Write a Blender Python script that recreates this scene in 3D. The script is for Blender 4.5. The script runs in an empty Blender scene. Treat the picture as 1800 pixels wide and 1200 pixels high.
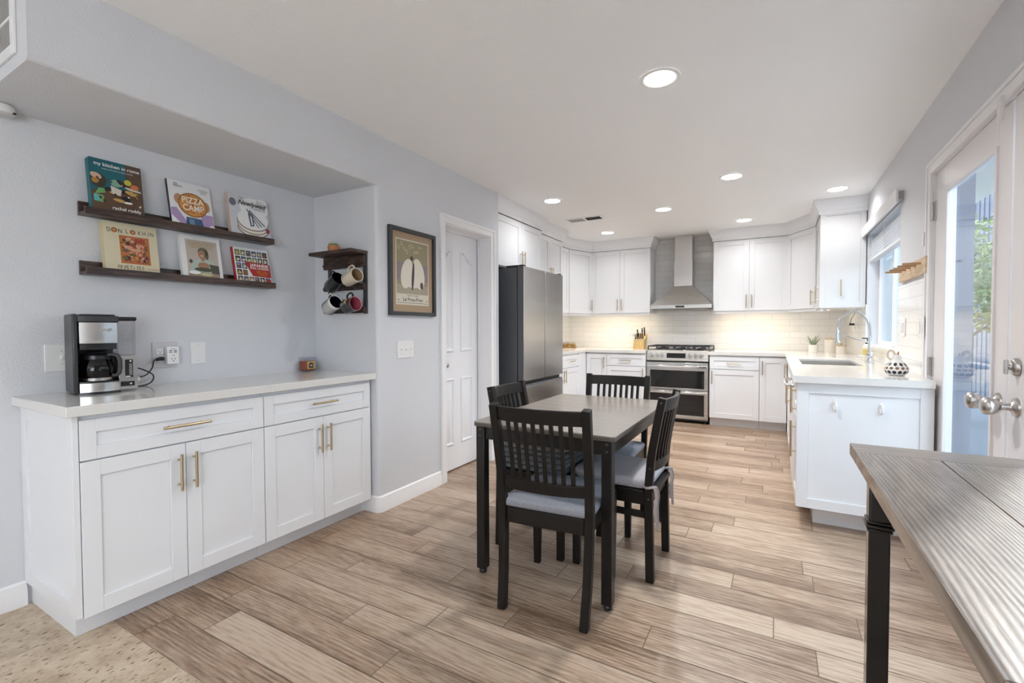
import bpy, bmesh, math, random
from mathutils import Vector, Matrix
random.seed(7)
PI = math.pi
S = bpy.context.scene
COL = S.collection

# ------------------------------------------------------------------ camera
def make_camera():
    yaw, pitch, roll, F = math.radians(29.5726), math.radians(-1.5028), math.radians(-0.171), 816.29
    f = Vector((-math.sin(yaw)*math.cos(pitch), math.cos(yaw)*math.cos(pitch), math.sin(pitch)))
    r = Vector((math.cos(yaw), math.sin(yaw), 0)); u = r.cross(f)
    r2 = r*math.cos(roll)+u*math.sin(roll); u2 = u*math.cos(roll)-r*math.sin(roll)
    cd = bpy.data.cameras.new('camera'); cam = bpy.data.objects.new('camera', cd); COL.objects.link(cam)
    m = Matrix((r2, u2, -f)).transposed().to_4x4(); m.translation = (0, 0, 1.191)
    cam.matrix_world = m
    cd.sensor_fit = 'HORIZONTAL'; cd.sensor_width = 36; cd.lens = F/1800*36
    cd.clip_start = 0.05; cd.clip_end = 200
    S.camera = cam
make_camera()

# ------------------------------------------------------------------ light and exposure
S.view_settings.view_transform = 'Standard'
S.view_settings.look = 'None'
S.view_settings.gamma = 1
S.view_settings.use_curve_mapping = False
S.view_settings.exposure = 1.05
S.cycles.use_denoising = True
S.cycles.max_bounces = 10
S.cycles.diffuse_bounces = 6
S.cycles.glossy_bounces = 5
S.cycles.transparent_max_bounces = 12
S.cycles.sample_clamp_indirect = 6
S.cycles.caustics_reflective = False
S.cycles.caustics_refractive = False
SKY = 3.1; XR_ = 0.745
W = bpy.data.worlds.new('sky'); S.world = W; W.use_nodes = True
bg = W.node_tree.nodes['Background']; bg.inputs[0].default_value = (0.80, 0.91, 1.0, 1); bg.inputs[1].default_value = SKY

def lamp(kind, name, loc, rot, energy, color=(1, 1, 1), size=None, size_y=None, spread=None):
    l = bpy.data.lights.new(name, kind); l.energy = energy; l.color = color
    o = bpy.data.objects.new(name, l); COL.objects.link(o); o.location = loc; o.rotation_euler = rot
    if kind == 'AREA':
        if size_y: l.shape = 'RECTANGLE'; l.size = size; l.size_y = size_y
        else: l.shape = 'DISK'; l.size = size
        if spread: l.spread = spread
    return o
sun = lamp('SUN', 'sun', (3, 8, 6), (0, 0, 0), 3.8, (1.0, 0.96, 0.9))
sun.data.angle = 0.01
sun.rotation_euler = Vector((-0.45*0.79, -0.89*0.79, -0.61)).to_track_quat('-Z', 'Y').to_euler()
# unseen uplight added behind the camera to brighten the ceiling
lamp('AREA', 'added_ceiling_uplight', (-1.0, -6.35, 0.75), (PI/2+1.1, 0, 0), 75, (0.96, 0.98, 1.0), 3.2, 1.2, spread=1.8)
lamp('AREA', 'added_side_fill', (XR_-.02, -2.6, 1.3), (0, PI/2, 0), 13, (0.93, 0.97, 1.0), 1.5, 2.4)  # fill lamp added behind the camera to light the left side
def portal(name, loc, rot, sx, sy):
    o = lamp('AREA', name, loc, rot, 1, (1, 1, 1), sx, sy); o.data.cycles.is_portal = True
portal('portal_far_door', (0.86, 2.83, 1.1), (0, PI/2, 0), 1.7, 0.68)
portal('portal_near_door', (0.86, 1.85, 1.1), (0, PI/2, 0), 1.7, 0.68)
portal('portal_window', (0.89, 4.8, 1.45), (0, PI/2, 0), 0.9, 1.35)
LAMP_W = 4.6      # each ceiling downlight
STRIP_W = 1.0     # each under-cabinet strip

# ------------------------------------------------------------------ materials
def nt(name):
    m = bpy.data.materials.new(name); m.use_nodes = True
    n = m.node_tree.nodes; return m, n, m.node_tree.links, n['Principled BSDF']
def mat(name, col, rough=0.5, metal=0.0, spec=0.5, bump=0, bscale=200, emit=None, coat=0, alpha=None, bdist=0.002):
    m, n, L, p = nt(name)
    p.inputs['Base Color'].default_value = (*col, 1); p.inputs['Roughness'].default_value = rough
    p.inputs['Metallic'].default_value = metal; p.inputs['Specular IOR Level'].default_value = spec
    if coat: p.inputs['Coat Weight'].default_value = coat; p.inputs['Coat Roughness'].default_value = 0.08
    if emit: p.inputs['Emission Color'].default_value = (*emit[0], 1); p.inputs['Emission Strength'].default_value = emit[1]
    if bump:
        t = n.new('ShaderNodeTexCoord'); x = n.new('ShaderNodeTexNoise'); x.inputs['Scale'].default_value = bscale
        x.inputs['Detail'].default_value = 3
        b = n.new('ShaderNodeBump'); b.inputs['Strength'].default_value = bump; b.inputs['Distance'].default_value = bdist
        L.new(t.outputs['Object'], x.inputs['Vector']); L.new(x.outputs['Fac'], b.inputs['Height']); L.new(b.outputs['Normal'], p.inputs['Normal'])
    return m
def ramp(n, stops):
    r = n.new('ShaderNodeValToRGB'); e = r.color_ramp.elements
    while len(e) < len(stops): e.new(0.5)
    for i, (pos, c) in enumerate(stops): e[i].position = pos; e[i].color = (*c, 1)
    return r
def wood(name, stops, axis='x', scale=1.0, rough=0.45, bump=0.15, stretch=12, coat=0, wave=0.45, seedoff=0, wscale=9, coord='Object', spec=0.5, freq=0):
    m, n, L, p = nt(name)
    t = n.new('ShaderNodeTexCoord'); mp = n.new('ShaderNodeMapping')
    s = {'x': (1/stretch, 1, 1), 'y': (1, 1/stretch, 1), 'z': (1, 1, 1/stretch)}[axis]
    mp.inputs['Scale'].default_value = [q*scale for q in s]; mp.inputs['Location'].default_value = (seedoff, seedoff*.7, seedoff*.3)
    L.new(t.outputs[coord], mp.inputs['Vector'])
    a = n.new('ShaderNodeTexNoise'); a.inputs['Scale'].default_value = 9; a.inputs['Detail'].default_value = 2
    L.new(mp.outputs[0], a.inputs['Vector'])
    w = n.new('ShaderNodeMath'); w.operation = 'MULTIPLY'; w.inputs[1].default_value = wscale*4
    L.new(a.outputs['Fac'], w.inputs[0])
    if freq:
        sx = n.new('ShaderNodeSeparateXYZ'); L.new(t.outputs[coord], sx.inputs[0])
        w2 = n.new('ShaderNodeMath'); w2.operation = 'MULTIPLY_ADD'; w2.inputs[1].default_value = freq*6.283
        L.new(sx.outputs['Y' if axis == 'x' else 'X'], w2.inputs[0]); L.new(w.outputs[0], w2.inputs[2]); w = w2
    sn = n.new('ShaderNodeMath'); sn.operation = 'SINE'; L.new(w.outputs[0], sn.inputs[0])
    g = n.new('ShaderNodeTexNoise'); g.inputs['Scale'].default_value = 120; g.inputs['Detail'].default_value = 4; g.inputs['Roughness'].default_value = .65
    L.new(mp.outputs[0], g.inputs['Vector'])
    sc = n.new('ShaderNodeMath'); sc.operation = 'MULTIPLY_ADD'; sc.inputs[1].default_value = wave*0.3; sc.inputs[2].default_value = 0
    L.new(sn.outputs[0], sc.inputs[0]); ad = n.new('ShaderNodeMath'); ad.operation = 'ADD'
    L.new(sc.outputs[0], ad.inputs[0]); L.new(g.outputs['Fac'], ad.inputs[1])
    r = ramp(n, stops); L.new(ad.outputs[0], r.inputs['Fac']); L.new(r.outputs['Color'], p.inputs['Base Color'])
    p.inputs['Roughness'].default_value = rough; p.inputs['Specular IOR Level'].default_value = spec
    if coat: p.inputs['Coat Weight'].default_value = coat; p.inputs['Coat Roughness'].default_value = 0.15
    if bump:
        b = n.new('ShaderNodeBump'); b.inputs['Strength'].default_value = bump; b.inputs['Distance'].default_value = 0.002
        L.new(ad.outputs[0], b.inputs['Height']); L.new(b.outputs['Normal'], p.inputs['Normal'])
    return m
def tile_mat(name, ax):
    m, n, L, p = nt(name)
    t = n.new('ShaderNodeTexCoord'); sp = n.new('ShaderNodeSeparateXYZ'); cb = n.new('ShaderNodeCombineXYZ')
    L.new(t.outputs['Object'], sp.inputs[0]); L.new(sp.outputs[ax], cb.inputs[0]); L.new(sp.outputs['Z'], cb.inputs[1])
    mp = n.new('ShaderNodeMapping'); mp.inputs['Location'].default_value = (0.04, 0.014, 0); L.new(cb.outputs[0], mp.inputs[0])
    b = n.new('ShaderNodeTexBrick'); b.inputs['Scale'].default_value = 1; b.inputs['Brick Width'].default_value = 0.305
    b.inputs['Row Height'].default_value = 0.0775; b.inputs['Mortar Size'].default_value = 0.0018; b.inputs['Mortar Smooth'].default_value = 0.3
    b.offset = 0.37
    b.inputs['Color1'].default_value = (0.80, 0.80, 0.79, 1); b.inputs['Color2'].default_value = (0.83, 0.83, 0.82, 1); b.inputs['Mortar'].default_value = (0.60, 0.59, 0.58, 1)
    L.new(mp.outputs[0], b.inputs['Vector']); L.new(b.outputs['Color'], p.inputs['Base Color']); p.inputs['Roughness'].default_value = 0.12
    bu = n.new('ShaderNodeBump'); bu.inputs['Strength'].default_value = 0.5; bu.inputs['Distance'].default_value = 0.0015; bu.invert = True
    L.new(b.outputs['Fac'], bu.inputs['Height']); L.new(bu.outputs['Normal'], p.inputs['Normal'])
    return m
def quartz_mat():
    m, n, L, p = nt('white_speckled_quartz')
    t = n.new('ShaderNodeTexCoord')
    a = n.new('ShaderNodeTexVoronoi'); a.inputs['Scale'].default_value = 150
    L.new(t.outputs['Object'], a.inputs['Vector'])
    r1 = ramp(n, [(0.10, (0.42, 0.40, 0.37)), (0.22, (0.72, 0.71, 0.69))]); L.new(a.outputs['Distance'], r1.inputs[0])
    nz = n.new('ShaderNodeTexNoise'); nz.inputs['Scale'].default_value = 60; L.new(t.outputs['Object'], nz.inputs['Vector'])
    r2 = ramp(n, [(0.53, (0, 0, 0)), (0.60, (1, 1, 1))]); L.new(nz.outputs['Fac'], r2.inputs[0])
    mx = n.new('ShaderNodeMix'); mx.data_type = 'RGBA'; L.new(r2.outputs[0], mx.inputs[0])
    mx.inputs[6].default_value = (0.72, 0.71, 0.69, 1); L.new(r1.outputs[0], mx.inputs[7])
    L.new(mx.outputs[2], p.inputs['Base Color']); p.inputs['Roughness'].default_value = 0.1
    return m
def brushed(name, col, rough, axis, amt=0.07):
    m, n, L, p = nt(name)
    t = n.new('ShaderNodeTexCoord'); mp = n.new('ShaderNodeMapping'); s = [700, 700, 700]; s['xyz'.index(axis)] = 4
    mp.inputs['Scale'].default_value = s; L.new(t.outputs['Object'], mp.inputs[0])
    x = n.new('ShaderNodeTexNoise'); x.inputs['Scale'].default_value = 1; L.new(mp.outputs[0], x.inputs['Vector'])
    ma = n.new('ShaderNodeMapRange'); ma.inputs[3].default_value = rough-amt/2; ma.inputs[4].default_value = rough+amt/2
    L.new(x.outputs['Fac'], ma.inputs[0]); L.new(ma.outputs[0], p.inputs['Roughness'])
    p.inputs['Base Color'].default_value = (*col, 1); p.inputs['Metallic'].default_value = 1
    return m
def glass_mat(name, tint=(1, 1, 1), ior=1.5, rough=0.0):
    m, n, L, p = nt(name); n.remove(p); out = n['Material Output']
    tr = n.new('ShaderNodeBsdfTransparent'); tr.inputs[0].default_value = (*tint, 1)
    gl = n.new('ShaderNodeBsdfGlossy'); gl.inputs['Roughness'].default_value = rough
    fr = n.new('ShaderNodeFresnel'); ge = n.new('ShaderNodeNewGeometry'); mr = n.new('ShaderNodeMapRange')
    mr.inputs[3].default_value = ior; mr.inputs[4].default_value = 1/ior; L.new(ge.outputs['Backfacing'], mr.inputs[0]); L.new(mr.outputs[0], fr.inputs[0])
    mx = n.new('ShaderNodeMixShader'); L.new(fr.outputs[0], mx.inputs[0]); L.new(tr.outputs[0], mx.inputs[1]); L.new(gl.outputs[0], mx.inputs[2])
    L.new(mx.outputs[0], out.inputs[0]); return m
def fabric(name, col, col2, scale=260, bump=0.5):
    m, n, L, p = nt(name); t = n.new('ShaderNodeTexCoord')
    x = n.new('ShaderNodeTexNoise'); x.inputs['Scale'].default_value = scale; x.inputs['Detail'].default_value = 2; L.new(t.outputs['Object'], x.inputs['Vector'])
    r = ramp(n, [(0.35, col), (0.65, col2)]); L.new(x.outputs['Fac'], r.inputs[0]); L.new(r.outputs[0], p.inputs['Base Color'])
    p.inputs['Roughness'].default_value = 0.9; p.inputs['Specular IOR Level'].default_value = 0.2
    b = n.new('ShaderNodeBump'); b.inputs['Strength'].default_value = bump; b.inputs['Distance'].default_value = 0.001
    L.new(x.outputs['Fac'], b.inputs['Height']); L.new(b.outputs['Normal'], p.inputs['Normal']); return m
def floor_mat():
    m, n, L, p = nt('wood_look_plank_tile')
    uv = n.new('ShaderNodeUVMap'); uv.uv_map = 'plank'
    at = n.new('ShaderNodeAttribute'); at.attribute_name = 'tone'
    mp = n.new('ShaderNodeMapping'); mp.inputs['Scale'].default_value = (1/11, 1, 1); L.new(uv.outputs[0], mp.inputs[0])
    a = n.new('ShaderNodeTexNoise'); a.inputs['Scale'].default_value = 5; a.inputs['Detail'].default_value = 1.2; a.inputs['Distortion'].default_value = 0.4
    L.new(mp.outputs[0], a.inputs['Vector'])
    w = n.new('ShaderNodeMath'); w.operation = 'MULTIPLY'; w.inputs[1].default_value = 62; L.new(a.outputs['Fac'], w.inputs[0])
    su = n.new('ShaderNodeSeparateXYZ'); L.new(uv.outputs[0], su.inputs[0]); w2 = n.new('ShaderNodeMath'); w2.operation = 'MULTIPLY_ADD'; w2.inputs[1].default_value = 360; L.new(su.outputs['Y'], w2.inputs[0]); L.new(w.outputs[0], w2.inputs[2]); w = w2
    sn = n.new('ShaderNodeMath'); sn.operation = 'SINE'; L.new(w.outputs[0], sn.inputs[0])
    g = n.new('ShaderNodeTexNoise'); g.inputs['Scale'].default_value = 75; g.inputs['Detail'].default_value = 5; g.inputs['Roughness'].default_value = .7
    L.new(mp.outputs[0], g.inputs['Vector'])
    lo = n.new('ShaderNodeTexNoise'); lo.inputs['Scale'].default_value = 4; lo.inputs['Detail'].default_value = 2; L.new(mp.outputs[0], lo.inputs['Vector'])
    def madd(x, k, y=None, c=0):
        q = n.new('ShaderNodeMath'); q.operation = 'MULTIPLY_ADD'; q.inputs[1].default_value = k; q.inputs[2].default_value = c
        L.new(x, q.inputs[0])
        if y: L.new(y, q.inputs[2])
        return q.outputs[0]
    v = madd(sn.outputs[0], 0.05, g.outputs['Fac'])
    v = madd(lo.outputs['Fac'], 0.75, v)
    v = madd(at.outputs['Fac'], 0.15, v)
    v = madd(v, 1.2, None, -0.61)
    r = ramp(n, [(0.28, (0.165, 0.105, 0.068)), (0.46, (0.300, 0.206, 0.142)), (0.60, (0.395, 0.288, 0.208)), (0.80, (0.50, 0.395, 0.305))])
    L.new(v, r.inputs[0]); L.new(r.outputs[0], p.inputs['Base Color'])
    p.inputs['Roughness'].default_value = 0.34; p.inputs['Specular IOR Level'].default_value = 0.45
    b = n.new('ShaderNodeBump'); b.inputs['Strength'].default_value = 0.12; b.inputs['Distance'].default_value = 0.001
    L.new(v, b.inputs['Height']); L.new(b.outputs['Normal'], p.inputs['Normal'])
    return m
def travertine_mat():
    m, n, L, p = nt('tumbled_travertine')
    uv = n.new('ShaderNodeUVMap'); uv.uv_map = 'plank'
    a = n.new('ShaderNodeTexNoise'); a.inputs['Scale'].default_value = 9; a.inputs['Detail'].default_value = 6; a.inputs['Roughness'].default_value = 0.7; L.new(uv.outputs[0], a.inputs['Vector'])
    r = ramp(n, [(0.3, (0.36, 0.26, 0.18)), (0.5, (0.52, 0.42, 0.31)), (0.7, (0.66, 0.57, 0.46))]); L.new(a.outputs['Fac'], r.inputs[0])
    mp = n.new('ShaderNodeMapping'); mp.inputs['Scale'].default_value = (1, 0.35, 1); L.new(uv.outputs[0], mp.inputs[0])
    h = n.new('ShaderNodeTexNoise'); h.inputs['Scale'].default_value = 95; h.inputs['Detail'].default_value = 3; L.new(mp.outputs[0], h.inputs['Vector'])
    hr = ramp(n, [(0.33, (0, 0, 0)), (0.40, (1, 1, 1))]); L.new(h.outputs['Fac'], hr.inputs[0])
    mx = n.new('ShaderNodeMix'); mx.data_type = 'RGBA'; mx.inputs[6].default_value = (0.14, 0.09, 0.06, 1)
    L.new(hr.outputs[0], mx.inputs[0]); L.new(r.outputs[0], mx.inputs[7]); L.new(mx.outputs[2], p.inputs['Base Color'])
    p.inputs['Roughness'].default_value = 0.55
    b = n.new('ShaderNodeBump'); b.inputs['Strength'].default_value = 0.4; b.inputs['Distance'].default_value = 0.003
    L.new(hr.outputs[0], b.inputs['Height']); L.new(b.outputs['Normal'], p.inputs['Normal'])
    return m
M = {}
M['wall'] = mat('grey_white_wall_paint', (0.665, 0.68, 0.715), 0.6, bump=0.55, bscale=150, bdist=0.004)
M['ceil'] = mat('ceiling_paint', (0.925, 0.935, 0.95), 0.75, bump=0.55, bscale=140, bdist=0.004)
M['trim'] = mat('white_trim_paint', (0.83, 0.83, 0.845), 0.35)
M['cab'] = mat('white_cabinet_paint', (0.785, 0.80, 0.83), 0.3)
M['cabgloss'] = mat('glossy_white_cabinet_paint', (0.70, 0.71, 0.72), 0.16)
M['doorp'] = mat('white_door_paint', (0.79, 0.80, 0.83), 0.35)
M['fdoor'] = mat('french_door_paint', (0.76, 0.735, 0.745), 0.3)
M['quartz'] = quartz_mat()
M['tx'] = tile_mat('white_subway_tile_across', 'X')
M['ty'] = tile_mat('white_subway_tile_side', 'Y')
M['floor'] = floor_mat(); M['trav'] = travertine_mat()
M['grout'] = mat('brown_grout', (0.17, 0.125, 0.09), 0.8); M['grout2'] = mat('travertine_grout', (0.50, 0.42, 0.33), 0.85)
M['gold'] = mat('brushed_gold', (0.60, 0.49, 0.32), 0.3, 1)
M['chrome'] = mat('chrome', (0.80, 0.82, 0.85), 0.12, 1)
M['nickel'] = mat('satin_nickel', (0.56, 0.54, 0.53), 0.28, 1)
M['steelx'] = brushed('stainless_steel_across', (0.60, 0.59, 0.57), 0.28, 'x')
M['steely'] = brushed('stainless_steel_side', (0.60, 0.575, 0.545), 0.22, 'y')
M['steelz'] = brushed('stainless_steel_upright', (0.58, 0.565, 0.55), 0.25, 'z')
M['fside'] = mat('fridge_side_grey', (0.085, 0.09, 0.10), 0.4)
M['black'] = mat('black_plastic', (0.012, 0.012, 0.013), 0.3)
M['dkplastic'] = mat('charcoal_plastic', (0.032, 0.034, 0.038), 0.35)
M['blackglass'] = mat('black_oven_glass', (0.012, 0.012, 0.014), 0.06)
M['iron'] = mat('cast_iron', (0.03, 0.032, 0.036), 0.5)
M['chairw'] = mat('black_brown_chair_wood', (0.011, 0.009, 0.008), 0.4, spec=0.25, bump=0.05, bscale=90)
M['legb'] = mat('black_table_metal', (0.012, 0.0105, 0.010), 0.32, spec=0.4)
M['legg'] = mat('gloss_black_metal', (0.008, 0.008, 0.009), 0.15)
M['tabletop'] = wood('grey_brown_table_top', [(0.2, (0.19, 0.170, 0.152)), (0.5, (0.23, 0.208, 0.188)), (0.8, (0.27, 0.246, 0.224))], 'x', 1, 0.27, 0.02, 10, wave=0.25, spec=0.9)
M['tableedge'] = mat('table_edge_brown', (0.10, 0.082, 0.065), 0.5)
OAK = [(0.2, (0.085, 0.066, 0.054)), (0.45, (0.185, 0.148, 0.122)), (0.62, (0.24, 0.198, 0.168)), (0.85, (0.33, 0.285, 0.25))]
M['oakx'] = wood('weathered_oak_across', OAK, 'x', 0.45, 0.3, 0.25, 7, wave=0.6, wscale=26, coat=0.15, freq=120)
M['oaky'] = wood('weathered_oak_along', OAK, 'y', 0.45, 0.3, 0.25, 7, wave=0.6, wscale=26, coat=0.15, seedoff=3.1, freq=120)
DW = [(0.25, (0.018, 0.010, 0.008)), (0.5, (0.055, 0.029, 0.021)), (0.78, (0.115, 0.068, 0.048))]
M['dwy'] = wood('dark_walnut_shelf', DW, 'y', 1.5, 0.35, 0.2, 10)
M['dwx'] = wood('dark_rustic_rack_wood', DW, 'x', 2, 0.5, 0.4, 8, seedoff=5)
M['bracket'] = mat('dark_grey_rack_metal', (0.045, 0.045, 0.048), 0.5)
M['lightwood'] = wood('pale_beech', [(0.25, (0.50, 0.36, 0.22)), (0.7, (0.70, 0.55, 0.38))], 'y', 1, 0.5, 0.05, 8)
M['pegwood'] = wood('warm_peg_wood', [(0.25, (0.36, 0.20, 0.10)), (0.7, (0.52, 0.33, 0.18))], 'x', 1, 0.5, 0.05, 8)
M['blockwood'] = wood('knife_block_wood', [(0.25, (0.50, 0.33, 0.12)), (0.7, (0.68, 0.49, 0.22))], 'z', 2, 0.45, 0.05, 8)
M['greyfab'] = fabric('grey_upholstery', (0.20, 0.21, 0.245), (0.31, 0.32, 0.36), 300, 0.3)
M['lav'] = fabric('lavender_grey_cushion_cloth', (0.36, 0.355, 0.39), (0.46, 0.455, 0.49), 200, 0.3)
M['padfab'] = fabric('slate_pad_cloth', (0.11, 0.125, 0.14), (0.19, 0.21, 0.23), 120, 0.4)
M['padtop'] = fabric('taupe_pad_cloth', (0.16, 0.15, 0.14), (0.24, 0.225, 0.21), 120, 0.4)
M['tie'] = mat('mauve_cloth_tie', (0.45, 0.40, 0.39), 0.9)
M['plate'] = mat('white_plate_plastic', (0.80, 0.80, 0.80), 0.3)
M['plateg'] = mat('pale_grey_plate', (0.60, 0.58, 0.60), 0.35)
M['slot'] = mat('dark_slot', (0.02, 0.02, 0.02), 0.5); M['midgrey'] = mat('mid_grey', (0.35, 0.35, 0.36), 0.5)
M['boltm'] = mat('dark_bolt_metal', (0.10, 0.095, 0.09), 0.35, 1)
M['white'] = mat('white', (0.84, 0.84, 0.84), 0.35); M['ceramic'] = mat('white_ceramic', (0.80, 0.79, 0.77), 0.15)
M['cream'] = mat('cream_ceramic', (0.66, 0.58, 0.46), 0.3); M['creamin'] = mat('tan_mug_inside', (0.40, 0.29, 0.16), 0.3)
M['glass'] = glass_mat('clear_pane_glass', (0.93, 0.97, 1.0)); M['clear'] = glass_mat('clear_plastic', (0.95, 0.95, 0.97), 1.3)
M['carafe'] = glass_mat('carafe_glass', (0.42, 0.40, 0.39), 1.5)
M['led'] = mat('downlight_lens', (1, 1, 1), 0.5, emit=((1.0, 0.97, 0.93), 9)); M['strip'] = mat('warm_led_strip', (1, 1, 1), 0.5, emit=((1.0, 0.80, 0.52), 6))
M['terra'] = mat('terracotta', (0.55, 0.22, 0.10), 0.7, bump=0.3, bscale=60); M['succ'] = mat('succulent_green', (0.16, 0.24, 0.05), 0.5)
M['agave'] = mat('dusty_agave_green', (0.30, 0.35, 0.26), 0.5); M['leaf'] = mat('tree_leaf_green', (0.16, 0.26, 0.07), 0.6); M['leaf2'] = mat('tree_leaf_pale_green', (0.30, 0.38, 0.14), 0.6)
M['bark'] = mat('grey_bark', (0.14, 0.11, 0.09), 0.9)
M['siding'] = mat('slate_blue_siding', (0.075, 0.092, 0.135), 0.7); M['fence'] = mat('dark_slate_fence', (0.13, 0.16, 0.20), 0.7); M['patio'] = mat('blue_grey_patio_slabs', (0.085, 0.125, 0.18), 0.8, bump=0.2, bscale=40)
def C(name, r, g, b, rough=0.45): 
    if name not in M: M[name] = mat(name, (r, g, b), rough)
    return M[name]

# ------------------------------------------------------------------ mesh builder
def FR(O, u, n):
    u = Vector(u).normalized(); n = Vector(n).normalized(); v = Vector((0, 0, 1))
    m = Matrix((u, v, n)).transposed().to_4x4(); m.translation = O; return m
FX = lambda x, y=0, z=0: FR((x, y, z), (0, 1, 0), (1, 0, 0))      # a face looking towards +x
FYN = lambda y, x=0, z=0: FR((x, y, z), (1, 0, 0), (0, -1, 0))    # a face looking towards -y
FXN = lambda x, y=0, z=0: FR((x, y, z), (0, -1, 0), (-1, 0, 0))   # a face looking towards -x
class B:
    def __init__(s, m='white', X=None):
        s.v = []; s.f = []; s.mi = []; s.mats = []; s.X = X; s.use(m)
    def use(s, m):
        m = M[m] if isinstance(m, str) else m
        if m not in s.mats: s.mats.append(m)
        s.cur = s.mats.index(m); return s
    def add(s, vs, fs, T=None):
        k = len(s.v)
        for p in vs:
            p = Vector(p)
            if T is not None: p = T @ p
            if s.X is not None: p = s.X @ p
            s.v.append(p)
        for f in fs: s.f.append([k+i for i in f]); s.mi.append(s.cur)
        return s
    def box(s, a, b, T=None):
        (x0, y0, z0), (x1, y1, z1) = a, b
        x0, x1 = min(x0, x1), max(x0, x1); y0, y1 = min(y0, y1), max(y0, y1); z0, z1 = min(z0, z1), max(z0, z1)
        vs = [(x0, y0, z0), (x1, y0, z0), (x1, y1, z0), (x0, y1, z0), (x0, y0, z1), (x1, y0, z1), (x1, y1, z1), (x0, y1, z1)]
        return s.add(vs, [(3, 2, 1, 0), (4, 5, 6, 7), (0, 1, 5, 4), (1, 2, 6, 5), (2, 3, 7, 6), (3, 0, 4, 7)], T)
    def cbox(s, c, d, T=None):
        return s.box([c[i]-d[i]/2 for i in range(3)], [c[i]+d[i]/2 for i in range(3)], T)
    def hexa(s, lo, hi, T=None):   # two quads of four points each
        return s.add(list(lo)+list(hi), [(3, 2, 1, 0), (4, 5, 6, 7), (0, 1, 5, 4), (1, 2, 6, 5), (2, 3, 7, 6), (3, 0, 4, 7)], T)
    def rings(s, R, caps=(True, True), T=None, closed=False):
        n = len(R[0]); vs = [p for r in R for p in r]; fs = []
        K = len(R)
        for i in range(K if closed else K-1):
            j = (i+1) % K
            for k in range(n): fs.append((i*n+k, i*n+(k+1) % n, j*n+(k+1) % n, j*n+k))
        if not closed:
            if caps[0]: fs.append(tuple(reversed(range(n))))
            if caps[1]: fs.append(tuple((K-1)*n+k for k in range(n)))
        return s.add(vs, fs, T)
    def lathe(s, prof, c=(0, 0, 0), n=32, T=None, caps=(True, True)):
        R = [[(c[0]+r*math.cos(2*PI*k/n), c[1]+r*math.sin(2*PI*k/n), c[2]+z) for k in range(n)] for r, z in prof]
        return s.rings(R, caps, T)
    def cyl(s, p0, p1, r, r1=None, n=18, T=None):
        return s.tube([p0, p1], [r, r if r1 is None else r1], n, T)
    def tube(s, pts, r, n=8, T=None, closed=False):
        P = [Vector(p) for p in pts]; K = len(P)
        rr = r if isinstance(r, (list, tuple)) else [r]*K
        tang = []
        for i in range(K):
            a = P[(i-1) % K] if (i > 0 or closed) else P[i]; b = P[(i+1) % K] if (i < K-1 or closed) else P[i]
            tang.append((b-a).normalized())
        up = Vector((0, 0, 1)) if abs(tang[0].z) < 0.9 else Vector((1, 0, 0))
        x = tang[0].cross(up).normalized(); R = []
        for i in range(K):
            t = tang[i]; x = (x-t*x.dot(t)).normalized(); y = t.cross(x)
            R.append([P[i]+(x*math.cos(2*PI*k/n)+y*math.sin(2*PI*k/n))*rr[i] for k in range(n)])
        return s.rings(R, (True, True), T, closed)
    def bar(s, pts, w, d, side=(1, 0, 0), T=None):   # rectangular section; w along `side`, d across it
        P = [Vector(p) for p in pts]; K = len(P); R = []
        ws = w if isinstance(w, (list, tuple)) else [w]*K; ds = d if isinstance(d, (list, tuple)) else [d]*K
        for i in range(K):
            a = P[max(i-1, 0)]; b = P[min(i+1, K-1)]; t = (b-a).normalized()
            sx = Vector(side); sx = (sx-t*sx.dot(t)).normalized(); q = t.cross(sx)
            R.append([P[i]+sx*ws[i]/2*u+q*ds[i]/2*v for u, v in ((-1, -1), (1, -1), (1, 1), (-1, 1))])
        return s.rings(R, (True, True), T)
    def prism(s, poly, z0, z1, T=None):
        return s.rings([[(x, y, z0) for x, y in poly], [(x, y, z1) for x, y in poly]], (True, True), T)
    def poly(s, pts, T=None):
        return s.add(pts, [tuple(range(len(pts)))], T)
    def rect(s, u0, u1, v0, v1, w, T=None):
        return s.add([(u0, v0, w), (u1, v0, w), (u1, v1, w), (u0, v1, w)], [(0, 1, 2, 3)], T)
    def disc(s, u, v, ru, rv, w, T=None, n=24, a0=0, a1=2*PI, rot=0):
        pts = []
        for k in range(n):
            a = a0+(a1-a0)*k/(n if a1-a0 > 6.28 else n-1); x, y = ru*math.cos(a), rv*math.sin(a)
            pts.append((u+x*math.cos(rot)-y*math.sin(rot), v+x*math.sin(rot)+y*math.cos(rot), w))
        return s.add(pts, [tuple(range(n))], T)
    def ell(s, c, r, n=20, T=None):
        R = []; h = n//2
        for i in range(1, h):
            a = -PI/2+PI*i/h
            R.append([(c[0]+r[0]*math.cos(a)*math.cos(2*PI*k/n), c[1]+r[1]*math.cos(a)*math.sin(2*PI*k/n), c[2]+r[2]*math.sin(a)) for k in range(n)])
        return s.rings(R, (True, True), T)
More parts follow.
